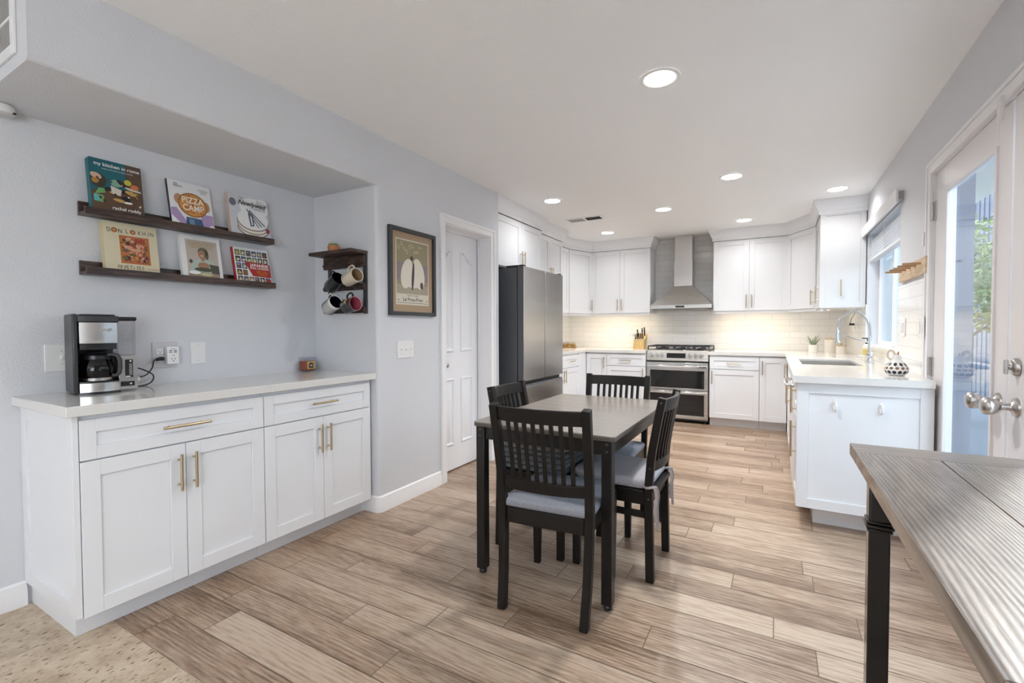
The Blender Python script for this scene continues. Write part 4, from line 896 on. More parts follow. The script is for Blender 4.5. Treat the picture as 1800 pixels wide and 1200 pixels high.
# books
def book(label, y0, z0, w, h, th, cover, spine, art):
    Lx = XL+.073; tilt = math.degrees(math.asin((.071-th)/h)); z0 += th*math.sin(math.radians(tilt))+.0005
    t = thing('cookbook', label, 'book', (Lx, y0, z0), group='cookbooks on the ledges')
    t.rotation_euler = (0, math.radians(-tilt), 0)
    I = FR((0, 0, 0), (0, 1, 0), (1, 0, 0))
    b = B(cover); b.box((-.002, 0, 0), (0, w, h)); b.box((-th, 0, 0), (-th+.002, w, h)); b.use(spine); b.box((-th, -.002, 0), (0, 0, h)); part('cover', b, t, local=True)
    part('pages', B(C('paper_white', .78, .75, .68, .8)).box((-th+.002, .001, .003), (-.002, w-.003, h-.003)), t, local=True)
    a = B(cover); art(a, I); part('cover_art', a, t, local=True, smooth=0)
    return t
lw = .0004
def art_rome(a, T):
    w, h = .205, .262
    a.use(C('teal', .012, .115, .145)); a.rect(.002, w-.002, .11, h-.001, lw, T)
    a.use(C('umber', .10, .062, .04)); a.rect(.14, w-.002, .11, h-.001, 2*lw, T); a.use(C('board_brown', .115, .062, .035)); a.poly([(.002, .002, lw), (w-.002, .002, lw), (w-.002, .125, lw), (.06, .13, lw), (.002, .10, lw)], T)
    a.use(C('dark_olive', .05, .045, .03)); a.disc(.03, .155, .03, .035, 3*lw, T); a.use(C('peach', .62, .42, .30)); a.disc(.022, .175, .022, .014, 4*lw, T, rot=-.3); a.use(C('ochre', .45, .22, .05)); a.disc(.018, .152, .014, .014, 4*lw, T)
    a.use(C('mint_green', .22, .42, .30)); a.disc(.098, .155, .022, .018, 4*lw, T); a.use(C('plum_dark', .035, .018, .02)); a.disc(.118, .160, .022, .009, 5*lw, T, rot=-.7)
    a.use(C('lime_yellow', .50, .46, .06)); a.disc(.145, .170, .015, .014, 6*lw, T); a.use(C('orange_red', .62, .16, .05)); a.disc(.172, .152, .017, .014, 6*lw, T)
    a.use(C('bone', .62, .58, .50)); a.poly([(.075, .14, 5*lw), (.118, .125, 5*lw), (.112, .095, 5*lw), (.078, .10, 5*lw)], T); a.disc(.165, .137, .035, .006, 6*lw, T, rot=-.15)
    a.use(C('sandwich', .55, .33, .10)); a.disc(.16, .118, .03, .010, 5*lw, T, rot=-.2); a.disc(.105, .072, .024, .008, 5*lw, T, rot=-.12)
    a.use(C('ink', .012, .012, .018)); a.rect(.128, .148, .072, .098, 6*lw, T); a.disc(.128, .088, .016, .007, 5*lw, T); a.use('white'); a.disc(.138, .068, .02, .006, 4*lw, T)
    a.use(C('pea_green', .15, .36, .12)); a.poly([(.012, .085, 3*lw), (.055, .10, 3*lw), (.05, .12, 3*lw), (.03, .118, 3*lw)], T); a.use(C('aqua', .10, .42, .45)); a.rect(.008, .042, .052, .085, 4*lw, T); a.use(C('pea_green', .15, .36, .12)); a.rect(.028, .046, .050, .082, 5*lw, T)
    r1 = random.Random(21)
    for k in range(26):
        a.use(M[('dark_olive', 'plum_dark', 'ochre', 'sandwich', 'bone', 'umber')[r1.randrange(6)]]); a.disc(r1.uniform(.02, .19), r1.uniform(.05, .165), r1.uniform(.003, .010), r1.uniform(.002, .006), (6.2+k*.03)*lw, T, 10, rot=r1.random()*3)
    for k in range(7):
        a.use(C('grain_dark', .06, .032, .018)); yy = .012+k*.013; a.rect(.006+.01*(k % 3), w-.01-.02*(k % 2), yy, yy+.0014, 2.4*lw, T)
    a.use('white'); a.text('my kitchen in rome', .0228, w/2+.004, .228, 8*lw, T, bold=.018); a.text('recipes and notes on italian cooking', .0085, w/2+.004, .213, 8*lw, T); a.text('rachel roddy', .0225, w/2+.03, .024, 8*lw, T, bold=.018)
def art_pizza(a, T):
    w, h = .212, .258
    a.use(C('lilac', .42, .30, .52)); a.poly([(.002, .10, lw), (.03, .105, lw), (.075, .03, lw), (.06, .002, lw), (.002, .03, lw)], T); a.poly([(w-.002, .09, lw), (w-.06, .09, lw), (w-.07, .03, lw), (w-.05, .002, lw), (w-.002, .002, lw)], T)
    a.use('white'); a.poly([(.002, .06, 2*lw), (.05, .01, 2*lw), (.04, .002, 2*lw), (.002, .002, 2*lw)], T); a.disc(w-.012, .012, .016, .02, 3*lw, T)
    a.use(C('denim', .05, .11, .21)); a.poly([(.066, .002, 2*lw), (.16, .002, 2*lw), (.148, .058, 2*lw), (.072, .06, 2*lw)], T); a.use(C('denim_pale', .16, .26, .36)); a.rect(.085, .11, .002, .05, 3*lw, T)
    a.use(C('skin_tan', .50, .28, .17)); a.disc(.045, .155, .022, .03, 2*lw, T); a.disc(.182, .135, .018, .03, 2*lw, T)
    a.use(C('crust', .33, .15, .045)); a.disc(.113, .132, .074, .069, 3*lw, T, 40); a.use(C('cheese_orange', .62, .28, .07)); a.disc(.113, .132, .066, .061, 4*lw, T, 40)
    rr = random.Random(5); a.use(C('burnt_cheese', .42, .13, .03))
    for k in range(26):
        q, an = .055*rr.random()**.5, rr.random()*6.28; a.disc(.113+q*math.cos(an), .132+q*math.sin(an), .006, .005, 5*lw, T, 10)
    a.use(C('cream_white', .86, .80, .70)); a.text('PIZZA', .049, .113, .140, 7*lw, T, sx=.82, bold=.018); a.text('CAMP', .049, .113, .098, 7*lw, T, sx=.82, bold=.018)
    a.use('slot'); a.text('JOE', .0125, .028, .236, lw*6, T, 'LEFT'); a.text('BEDDIA', .0125, .028, .224, lw*6, T, 'LEFT'); a.text('RECIPES FROM', .0085, .175, .226, 6*lw, T); a.text('PIZZERIA', .0085, .175, .217, 6*lw, T); a.text('BEDDIA', .0085, .175, .208, 6*lw, T)
def art_newly(a, T):
    w, h = .24, .262
    a.use(C('pale_stone', .62, .63, .66)); a.rect(.002, w-.002, .002, h-.002, lw, T); a.use('white'); a.disc(.15, .19, .09, .06, 2*lw, T, 30); a.disc(.20, .23, .035, .028, 2*lw, T)
    a.use(C('slate', .16, .17, .22)); a.disc(.022, .205, .02, .024, 2*lw, T)
    for k, (dy, mm) in enumerate(((0, 'slate'), (.006, 'cream_white'), (.018, 'khaki'), (.026, 'cream_white'), (.040, 'slate'), (.046, 'cream_white'), (.056, 'white'))):
        if mm == 'khaki': C('khaki', .38, .33, .26)
        if mm == 'cream_white': C('cream_white', .86, .80, .70)
        a.use(M[mm]); a.disc(.135, .062+dy, .098-(.004 if k in (1, 3, 5, 6) else 0), .058, (3+k)*lw, T, 36)
    a.use(C('steel_blue', .10, .13, .17))
    for x0, y0, x1, y1 in ((.10, .175, .165, .07), (.112, .165, .185, .078), (.118, .17, .205, .085)): a.tube([(x0, y0, 11*lw), (x1, y1, 11*lw)], .003, 6, T)
    a.poly([(.105, .15, 12*lw), (.135, .15, 12*lw), (.14, .075, 12*lw), (.115, .07, 12*lw)], T); a.use('white'); a.poly([(.117, .14, 13*lw), (.125, .14, 13*lw), (.130, .08, 13*lw), (.123, .08, 13*lw)], T)
    a.use(C('berry', .28, .05, .09)); a.disc(.222, .058, .012, .016, 12*lw, T)
    a.use('slot'); a.text('Newlywed', .042, .132, .196, 14*lw, T, rot=-.03, bold=.012, shear=.45, sx=.92); a.text('THE', .013, .07, .233, 14*lw, T); a.text('COOKBOOK', .013, .18, .180, 14*lw, T)
def art_cream(a, T):
    w, h = .225, .24
    a.use(C('canvas_orange', .46, .15, .045)); a.rect(.062, .185, .048, .188, lw, T)
    rr = random.Random(9); cols = [C('paint_red', .36, .07, .04), C('paint_ochre', .55, .26, .06), C('paint_olive', .15, .12, .05), C('paint_pink', .62, .34, .24), C('paint_maroon', .14, .04, .035), C('paint_dark', .05, .03, .03)]
    for k in range(120):
        a.use(cols[rr.randrange(6)]); s = .003+.011*rr.random(); x, y = rr.uniform(.066+s, .181-s), rr.uniform(.052+s, .184-s); a.disc(x, y, s, s*rr.uniform(.3, .9), lw*2+k*1e-5, T, 10, rot=rr.random()*3)
    a.use(cols[0]); a.disc(.15, .166, .018, .014, .0022, T); a.use(cols[3]); a.disc(.125, .118, .024, .008, .0023, T); a.disc(.095, .13, .016, .009, .0023, T)
    ink = C('ink', .012, .012, .018); red = C('paint_red', .36, .07, .04)
    a.use(ink); x = .016
    for ch, ww in (('D', .018), ('O', .027), ('N', .030), ('L', .018), ('O', .031), ('K', .020), ('H', .022), ('I', .012), ('N', .02)):
        if ch == 'O':
            a.use(C('paint_maroon', .14, .04, .035)); a.disc(x+.011, .210, .0115, .0115, lw*2, T); a.use(C('orange_red', .62, .16, .05)); a.disc(x+.011, .210, .0085, .0085, lw*3, T); a.use(C('lime_yellow', .50, .46, .06)); a.disc(x+.011, .210, .0042, .0042, lw*4, T); a.use(ink)
        else: a.text(ch, .030, x, .199+rr.uniform(-.003, .003), lw*2, T, 'LEFT', rot=rr.uniform(-.15, .15), sx=.72)
        x += ww
    x = .045
    for k, ch in enumerate('APPETITES'):
        a.use(red if k in (0, 5) else ink); a.text(ch, .026, x, .020+rr.uniform(-.003, .003), lw*2, T, 'LEFT', rot=rr.uniform(-.15, .15), sx=.7); x += .0125
    a.use(red); a.text('COOKS', .014, .195, .022, lw*2, T)
def art_nadiya(a, T):
    w, h = .205, .248
    a.use(C('dusty_beige', .50, .44, .38)); a.rect(.024, w-.018, .016, .222, lw, T)
    a.use(C('grey_lintel', .45, .45, .44)); a.text('BAKING WITH A SMILE', .007, w/2, .230, lw, T)
    a.use(C('table_tan', .34, .26, .19)); a.rect(.024, w-.018, .016, .045, 2*lw, T)
    mg = C('mint_shirt', .42, .52, .46); a.use(mg); a.poly([(.03, .04, 3*lw), (.05, .10, 3*lw), (.085, .115, 3*lw), (.125, .115, 3*lw), (.16, .10, 3*lw), (.182, .04, 3*lw)], T); a.use(C('olive_dark', .07, .075, .05)); a.poly([(.135, .09, 4*lw), (.186, .085, 4*lw), (.186, .035, 4*lw), (.145, .04, 4*lw)], T); a.disc(.042, .098, .009, .011, 5*lw, T)
    sk = C('warm_skin', .38, .20, .12); a.use(sk); a.rect(.095, .115, .105, .13, 4*lw, T); a.disc(.104, .142, .021, .027, 5*lw, T); a.disc(.105, .078, .03, .02, 6*lw, T)
    a.use(C('scarf_green', .12, .13, .08)); a.disc(.108, .158, .026, .021, 6*lw, T); a.disc(.126, .140, .010, .026, 6*lw, T); a.use(sk); a.disc(.100, .145, .017, .020, 7*lw, T)
    a.use('slot'); a.disc(.094, .148, .0022, .0016, 8*lw, T, 8); a.disc(.107, .148, .0022, .0016, 8*lw, T, 8); a.use('white'); a.disc(.1005, .134, .0065, .0026, 8*lw, T, 12)
    a.use(C('olive_dark', .07, .075, .05)); a.disc(.105, .056, .05, .012, 7*lw, T); a.use('white'); a.disc(.055, .036, .030, .010, 8*lw, T); a.use(C('custard', .56, .52, .28)); a.disc(.115, .028, .032, .009, 9*lw, T)
    a.use(C('gold_letters', .42, .31, .10)); a.text("NADIYA'S", .030, .103, .190, 6*lw, T); a.text('EVERYDAY BAKING', .0135, .103, .176, 6*lw, T)
def art_japan(a, T):
    w, h = .215, .212; rr = random.Random(3)
    pal = [C('photo_dark', .03, .03, .03), C('photo_brown', .22, .10, .05), C('photo_yellow', .55, .42, .16), C('photo_blue', .06, .09, .22), C('photo_green', .12, .18, .07), C('photo_cream', .65, .58, .45)]
    for r in range(5):
        for c in range(6):
            if c >= 2 and r in (1, 2): continue
            x0 = .008+c*.034; y0 = .008+r*.041; a.use(pal[rr.choice((0, 0, 1, 3, 4))]); a.rect(x0, x0+.029, y0, y0+.035, lw, T); a.use(pal[rr.choice((2, 5, 5, 1))]); a.disc(x0+.0145, y0+.014, .011, .008, 2*lw, T, 14, rot=rr.random()); a.use(pal[rr.choice((2, 4, 5))]); a.disc(x0+.012, y0+.024, .006, .004, 3*lw, T, 10)
    a.use(C('bright_red', .42, .02, .02)); a.poly([(.058, .136, 4*lw), (w, .130, 4*lw), (w, .045, 4*lw), (.10, .048, 4*lw)], T); a.rect(.182, .212, .004, .034, 4*lw, T)
    a.use('white'); a.text('JAPANESE', .0265, .148, .108, 6*lw, T, ext=.0004, bold=.018); a.text('SOUL COOKING', .0155, .148, .093, 6*lw, T, ext=.0004, bold=.018); a.use(C('amber_letters', .75, .36, .04))
    for k, s in enumerate(('Ramen, Tonkatsu,', 'Tempura, and More', 'from the Streets', 'and Kitchens')): a.text(s, .0095, .162, .080-k*.0085, 6*lw, T)
zu, zl = 1.741, 1.466
book('teal cookbook titled my kitchen in rome at the start of the upper ledge', .927, zu, .205, .258, .034, C('teal', .012, .115, .145), C('teal', .012, .115, .145), art_rome)
book('white cookbook with a pizza held by two hands on its cover', 1.255, zu, .212, .258, .016, C('book_white', .78, .78, .78), C('ink', .012, .012, .018), art_pizza)
book('pale grey cookbook with stacked plates and cutlery on its cover', 1.562, zu, .236, .262, .03, C('book_grey_white', .72, .72, .74), C('salmon_spine', .58, .44, .37), art_newly)
book('cream cookbook with an orange painting on its cover, start of the lower ledge', .972, zl, .222, .250, .030, C('book_cream', .66, .60, .42), C('book_cream_spine', .60, .51, .30), art_cream)
book('white cookbook with a smiling woman baking on its cover', 1.305, zl, .205, .246, .026, C('book_white', .78, .78, .78), C('book_white', .78, .78, .78), art_nadiya)
book('red and white cookbook with a grid of small food photographs', 1.588, zl, .215, .222, .024, C('book_white', .78, .78, .78), C('bright_red', .42, .02, .02), art_japan)
# mug rack on the return wall (faces -y)
T = FYN(YP)   # u = x, v = z, n = -y
t = thing('mug_rack', 'dark rustic wood mug rack with top shelf and hooks on the niche side wall', 'mug rack', (-2.5, YP, 1.3)); X0, X1 = -2.705, -2.315
part('shelf_board', B('dwx').box((X0-.005, 1.680, .004), (X1+.008, 1.702, .142), T), t, bevel=.002)
for z0, z1 in ((1.600, 1.678), (1.452, 1.492), (1.300, 1.340)):
    rl = part('rail', B('dwx').box((X0, z0, .014), (X1-.002, z1, .030), T), t, bevel=.0015)
    for k in range(4):
        u = X0+.045+k*.098; b = B('iron'); v = z0+.028 if z1-z0 > .05 else z0+.022
        b.tube(smoothp([(u, v+.018, .030), (u, v+.016, .042), (u, v-.004, .046), (u, v-.018, .052), (u, v-.016, .066), (u, v-.004, .070)], 4), .003, 6, T); b.disc(u, v+.018, .006, .006, .0304, T, 10); part('hook', b, rl)
for u in (X0+.04, X1-.012): part('upright', B('bracket').box((u-.014, 1.296, .0005), (u+.014, 1.679, .0138), T), t)
# mugs
def mug(label, loc, tilt, r, h, m_out, m_in, m_handle, rim=None, extra=None, yaw=0.0):
    t = thing('mug', label, 'mug', loc, group='mugs on the rack'); t.rotation_euler = tilt
    part('body', B(m_out).lathe([(r*.2, 0), (r*.9, 0), (r, .006), (r, h*.5), (r*1.0, h)], (0, 0, 0), 32, caps=(True, False)), t, local=True, smooth=50)
    b = B(rim or m_out); b.lathe([(r, h), (r*.98, h+.0025), (r*.93, h)], (0, 0, 0), 32, caps=(False, False)); b.use(m_in); b.lathe([(r*.93, h), (r*.92, h*.4), (r*.85, .006), (.002, .005)], (0, 0, 0), 32, caps=(False, False)); part('interior', b, t, local=True, smooth=50)
    b = B(m_handle); b.tube([(0, r-.003, h*.82), (0, r+.016, h*.84), (0, r+.030, h*.70), (0, r+.031, h*.45), (0, r+.020, h*.26), (0, r-.003, h*.24)], [.007, .006, .0055, .0055, .006, .007], 10); part('handle', b, t, local=True, smooth=60)
    if extra: extra(t, r, h)
# hung by handles: the mouth looks towards +x and a little down, handle on top
def grid_art(t, r, h):
    b = B('slot')
    for k in range(16):
        a = 2*PI*k/16
        for j in range(4):
            z0 = .012+j*.02; a2 = a+.28
            pts = [(r*1.006*math.cos(q), r*1.006*math.sin(q)) for q in (a, a+.14, a2)]
            for zz in (z0, z0+.014): b.tube([(x, y, zz) for x, y in pts], .0011, 4)
            for q in (pts[0], pts[2]): b.tube([(q[0], q[1], z0), (q[0], q[1], z0+.014)], .0011, 4)
    part('grid_pattern', b, t, local=True)
def text_art(t, r, h):
    b = B(C('ochre_print', .55, .30, .04))
    a0 = PI-1.25
    for k in range(5):
        a = a0+.5+k*.10; s = .008+.003*(k % 2); c = Vector((r*1.012*math.cos(a), r*1.012*math.sin(a), .055+.005*math.sin(k*2))); e = Vector((-math.sin(a), math.cos(a), 0)); b.poly([c+e*s*math.cos(q)+Vector((0, 0, s*1.2*math.sin(q))) for q in [i*PI/5 for i in range(10)]])
    b.use('white')
    for k, ch in enumerate('CUTE'):
        a = a0+1.2; Tm = Matrix.Translation((r*1.015*math.cos(a), r*1.015*math.sin(a), .014+k*.016)) @ Matrix((Vector((0, 0, 1)), Vector((math.sin(a), -math.cos(a), 0)), Vector((math.cos(a), math.sin(a), 0)))).transposed().to_4x4()
        b.text(ch, .022, 0, 0, 0, Tm)
    part('print', b, t, local=True, smooth=0)
def hang(u, v, n, dirv, hand=(0, 0, 1)):
    z = Vector(dirv).normalized(); y = Vector(hand); y = (y-z*y.dot(z)).normalized(); x = y.cross(z)
    R = Matrix((x, y, z)).transposed(); return R.to_euler()
MD = (.96, -.10, .25)
mug('plain black mug on the top row of hooks', (-2.558, YP-.094, 1.470), hang(0, 0, 0, (.84, -.12, .50)), .044, .110, C('mug_charcoal', .022, .024, .027, .2), C('mug_black_in', .003, .003, .003, .2), C('mug_black', .008, .008, .009, .2))
mug('cream ribbed mug on the top row of hooks', (-2.402, YP-.094, 1.508), hang(0, 0, 0, MD), .044, .115, 'cream', 'creamin', 'cream', 'ceramic')
mug('white mug with black grid pattern and dark blue inside', (-2.588, YP-.095, 1.328), hang(0, 0, 0, (.90, -.12, .40)), .046, .110, 'ceramic', C('navy_in', .006, .006, .02, .2), 'ceramic', None, grid_art)
mug('black mug with pink inside and white lettering', (-2.412, YP-.095, 1.338), hang(0, 0, 0, (.97, -.10, .18)), .046, .105, C('mug_grey_black', .025, .027, .025, .3), C('pink_in', .42, .10, .15, .25), C('mug_black', .008, .008, .009, .2), C('pink_rim', .62, .30, .34, .25), text_art)
# succulent pot on the rack
pt = (-2.545, YP-.075, 1.7024); t = thing('succulent_pot', 'small terracotta pot with a succulent on top of the mug rack', 'potted plant', pt)
b = B('terra'); b.lathe([(.030, 0), (.036, .006), (.039, .034), (.036, .042), (.031, .043)], pt, 10); part('pot', b, t, smooth=20)
b = B('succ'); rr = random.Random(2)
for k in range(14):
    a = k*2.4; q = .004+.022*(k/14); p = Vector((pt[0]+q*math.cos(a), pt[1]+q*math.sin(a), pt[2]+.042)); d = Vector((math.cos(a)*.5, math.sin(a)*.5, 1.0)).normalized(); b.tube([p, p+d*.010, p+d*.018], [.006, .007, .001], 7)
part('leaves', b, t, smooth=60)
# framed poster on the pantry wall
py0, py1, pz0, pz1 = 2.268, 2.742, 1.288, 1.884; T = FX(XP)
t = thing('framed_poster', 'vintage style poster in a dark grey frame with tan mat', 'picture', (XP, 2.5, 1.59)); fw = .026
b = B(C('frame_charcoal', .036, .038, .041, .4)); b.box((py0, pz0, .001), (py0+fw, pz1, .026), T); b.box((py1-fw, pz0, .001), (py1, pz1, .026), T); b.box((py0+fw, pz0, .001), (py1-fw, pz0+fw, .026), T); b.box((py0+fw, pz1-fw, .001), (py1-fw, pz1, .026), T); part('frame', b, t, bevel=.0015)
part('mat_board', B(C('mat_tan', .40, .29, .19, .8)).box((py0+fw, pz0+fw, .002), (py1-fw, pz1-fw, .008), T), t)
a = B(C('poster_ivory', .66, .62, .52, .6)); u0, u1, v0, v1 = py0+.068, py1-.068, pz0+.075, pz1-.072; a.rect(u0, u1, v0, v1, .0086, T)
ol = C('poster_olive', .30, .26, .16, .6); a.use(ol); a.rect(u0+.008, u1-.008, v0+.075, v1-.008, .009, T); a.use(C('poster_mauve', .26, .21, .22, .6)); a.rect(u0+.008, u1-.008, v0+.17, v0+.29, .0093, T); a.use(C('poster_floor', .38, .33, .24, .6)); a.rect(u0+.008, u1-.008, v0+.075, v0+.14, .0093, T)
iv = C('poster_cream', .72, .68, .58, .6); a.use(iv); um = (u0+u1)/2
a.disc(um-.06, v0+.215, .058, .105, .0098, T, 30, rot=-.25); a.disc(um+.06, v0+.22, .060, .11, .0099, T, 30, rot=.25); a.disc(um, v0+.16, .10, .04, .0097, T, 30)
a.use(C('poster_plum', .085, .05, .06, .6)); a.disc(um, v0+.20, .013, .10, .0102, T, 24, rot=-.08); a.disc(um-.012, v0+.325, .016, .016, .0103, T); a.disc(um+.092, v0+.14, .016, .026, .0103, T)
a.use(C('poster_straw', .52, .46, .27, .6))
rr = random.Random(4)
for k in range(9): uu = u0+.03+k*.027; vv = v1-.06+.025*math.sin(k*1.7); a.disc(uu, vv, .010, .016, .0096, T, 14, rot=rr.random()*2); a.use(ol); a.disc(uu, vv, .006, .011, .0099, T, 14); a.use(C('poster_straw', .52, .46, .27, .6))
a.use(C('poster_ink', .05, .045, .04, .6)); a.text('Le Frou-Frou', .036, um, v0+.026, .0092, T, sx=1.05, bold=.018); a.text('PARAIT LE SAMEDI', .014, um, v0+.060, .0092, T); a.rect(u0+.012, u0+.035, v0+.030, v0+.034, .0092, T); a.rect(u1-.035, u1-.012, v0+.030, v0+.034, .0092, T); a.rect(u0+.012, u1-.012, v0+.012, v0+.015, .0092, T)
part('print', a, t, smooth=0)

# ================================================================== DINING SET
tx0, tx1, ty0, ty1, tz = -1.278, -.572, 1.862, 2.97, .745
t = thing('dining_table', 'small grey-brown dining table with black legs, chairs on all sides', 'table', ((tx0+tx1)/2, (ty0+ty1)/2, 0))
b = B('tabletop'); rc = .02
out = arc((tx1-rc, ty1-rc), rc, 0, PI/2, 6)+arc((tx0+rc, ty1-rc), rc, PI/2, PI, 6)+arc((tx0+rc, ty0+rc), rc, PI, 1.5*PI, 6)+arc((tx1-rc, ty0+rc), rc, 1.5*PI, 2*PI, 6)
b.prism(out, tz-.007, tz); b.use('tableedge'); b.prism(out, tz-.022, tz-.007); part('tabletop', b, t, bevel=.001)
lx0, lx1, ly0, ly1, lw_ = tx0+.014, tx1-.014, ty0+.008, ty1-.012, .046
b = B('legb')
for (x0, x1, y0, y1) in ((lx0+lw_, lx1-lw_, ly0+.012, ly0+.032), (lx0+lw_, lx1-lw_, ly1-.032, ly1-.012), (lx0+.012, lx0+.032, ly0+lw_, ly1-lw_), (lx1-.032, lx1-.006, ly0+lw_, ly1-lw_)): b.box((x0, y0, tz-.085), (x1, y1, tz-.0225))
part('apron', b, t, bevel=.002)
for (x, y) in ((lx0, ly0), (lx1-lw_, ly0), (lx0, ly1-lw_), (lx1-lw_, ly1-lw_)):
    b = B('legb'); b.box((x, y, .022), (x+lw_, y+lw_, tz-.0225)); lg = part('leg', b, t, bevel=.003)
    part('foot', B('black').lathe([(.018, 0), (.019, .004), (.019, .012), (.012, .022)], (x+lw_/2, y+lw_/2, .0005), 16), lg)
    b = B('boltm')
    for zz in (tz-.038, tz-.068):
        b.lathe([(.006, 0), (.006, .002), (.003, .003)], (x+lw_/2, zz-.0, 0), 12, FYN(y))
        b.lathe([(.006, 0), (.006, .002), (.003, .003)], (y+lw_/2, zz-.008, 0), 12, FX(x+lw_))
    part('bolts', b, lg)
# chairs: local frame, front towards +y
def post_pts(s, style):
    if style == 'A': return [(s*.180, -.222, 0), (s*.186, -.196, .16), (s*.190, -.184, .34), (s*.192, -.185, .45), (s*.194, -.200, .60), (s*.197, -.236, .78), (s*.199, -.258, .882)]
    return [(s*.178, -.190, 0), (s*.178, -.184, .30), (s*.178, -.182, .45), (s*.178, -.194, .60), (s*.178, -.222, .76), (s*.178, -.244, .872)]
def interp(pts, z):
    for a, c in zip(pts, pts[1:]):
        if a[2] <= z <= c[2]:
            k = (z-a[2])/(c[2]-a[2]); return tuple(a[i]+(c[i]-a[i])*k for i in range(3))
    return pts[-1]
def chair(label, style, loc, rz, group):
    t = thing('dining_chair', label, 'chair', loc, rz, group); loc_ = True
    d = 'chairw'
    for s in (-1, 1):
        P = post_pts(s, style); Q = [interp(P, z) for z in [P[-1][2]*k/18 for k in range(19)]]
        part('back_post', B(d).bar(Q, .034, [.038]*9+[.036]*10, (1, 0, 0)), t, local=True, bevel=.003)
        if style == 'A': b = B(d); b.hexa([(s*.190-.016, .205-.014, 0), (s*.190+.016, .205-.014, 0), (s*.190+.016, .205+.014, 0), (s*.190-.016, .205+.014, 0)], [(s*.190-.022, .205-.022, .430), (s*.190+.022, .205-.022, .430), (s*.190+.022, .205+.020, .430), (s*.190-.022, .205+.020, .430)])
        else: b = B(d); b.box((s*.178-.016, .178-.018, 0), (s*.178+.016, .178+.018, .415))
        part('leg', b, t, local=True, bevel=.003)
    pw = .176 if style == 'A' else .162
    def rail(z0, z1, bowd, th, name):
        zz = (z0+z1)/2; y = interp(post_pts(1, style), zz)[1]; x = abs(interp(post_pts(1, style), zz)[0])-.012
        tl = (interp(post_pts(1, style), z1)[1]-interp(post_pts(1, style), z0)[1])
        b = B(d); R = []
        for k in range(13):
            u = -1+2*k/12; yy = y-bowd*(1-u*u)
            R.append([(u*x, yy-tl/2-th/2, z0), (u*x, yy-tl/2+th/2, z0), (u*x, yy+tl/2+th/2, z1), (u*x, yy+tl/2-th/2, z1)])
        b.rings(R); part(name, b, t, local=True, bevel=.002)
    zt1 = post_pts(1, style)[-1][2]
    rail(zt1-.068, zt1-.008, .028, .020, 'top_rail'); rail(.518, .566, .028, .020, 'lower_rail')
    ns = 8 if style == 'A' else 7
    for k in range(ns):
        u = (-1+2*(k+1)/(ns+1))*.93; pts = []
        for z in (.564, .63, .70, .76, zt1-.066):
            P = interp(post_pts(1, style), z); pts.append((u*(abs(P[0])-.012), P[1]-.028*(1-u*u), z))
        part('slat', B(d).bar(pts, .017, .011, (1, 0, 0)), t, local=True, bevel=.0015)
    if style == 'A':
        b = B(d); b.box((-.17, -.197, .365), (.17, -.177, .432)); b.box((-.17, .195, .375), (.17, .216, .432))
        for s in (-1, 1): b.box((s*.190-.010, -.17, .370), (s*.190+.010, .19, .432))
        part('seat_frame', b, t, local=True, bevel=.002)
        b = B('greyfab'); b.cushion(0, .018, .428, .466, .404, .426, .035, dome=.014, rf=.06); part('seat', b, t, local=True, smooth=70, label='grey upholstered seat')
    else:
        b = B(d); b.box((-.16, -.190, .360), (.16, -.174, .415)); b.box((-.16, .172, .360), (.16, .190, .415))
        for s in (-1, 1): b.box((s*.178-.009, -.166, .362), (s*.178+.009, .162, .415))
        part('seat_frame', b, t, local=True, bevel=.002)
        b = B(d); b.prism([(-.195, .212), (-.195, -.16), (-.158, -.16), (-.158, -.215), (.158, -.215), (.158, -.16), (.195, -.16), (.195, .212)], .416, .434); part('seat', b, t, local=True, bevel=.004)
        for s in (-1, 1): part('stretcher', B(d).box((s*.178-.008, -.17, .300), (s*.178+.008, .162, .330)), t, local=True, bevel=.002)
        part('stretcher', B(d).box((-.168, .01, .306), (.168, .026, .330)), t, local=True, bevel=.002)
        b = B('boltm')
        for s in (-1, 1):
            for zz in (.395, .54, .85):
                P = interp(post_pts(s, style), zz); b.lathe([(.005, 0), (.005, .0015), (.002, .0022)], (0, 0, 0), 10, Matrix.Translation((P[0]+s*.017, P[1], P[2])) @ Matrix.Rotation(s*PI/2, 4, 'Y'))
        part('bolts', b, t, local=True)
    return t
G = 'chairs around the small dining table'
NEAR = ((-.842, 1.915, 0), math.radians(4.5)); FAR = ((-.918, 2.818, 0), math.radians(181)); RIGHT = ((-.692, 2.375, 0), math.radians(90)); LEFT = ((-1.132, 2.362, 0), math.radians(-90))
ch = chair('black chair with grey padded seat, nearest the viewer, its slatted back turned to us', 'A', *NEAR, G)
far = dup(ch, *FAR, 'black chair with grey padded seat at the far end of the table towards the range', G)
rc_ = chair('black chair with a tied-on lavender grey cushion on the aisle side of the table', 'B', *RIGHT, G)
lf = dup(rc_, *LEFT, 'black chair on the white door side of the table, loaded with stacked pads', G)
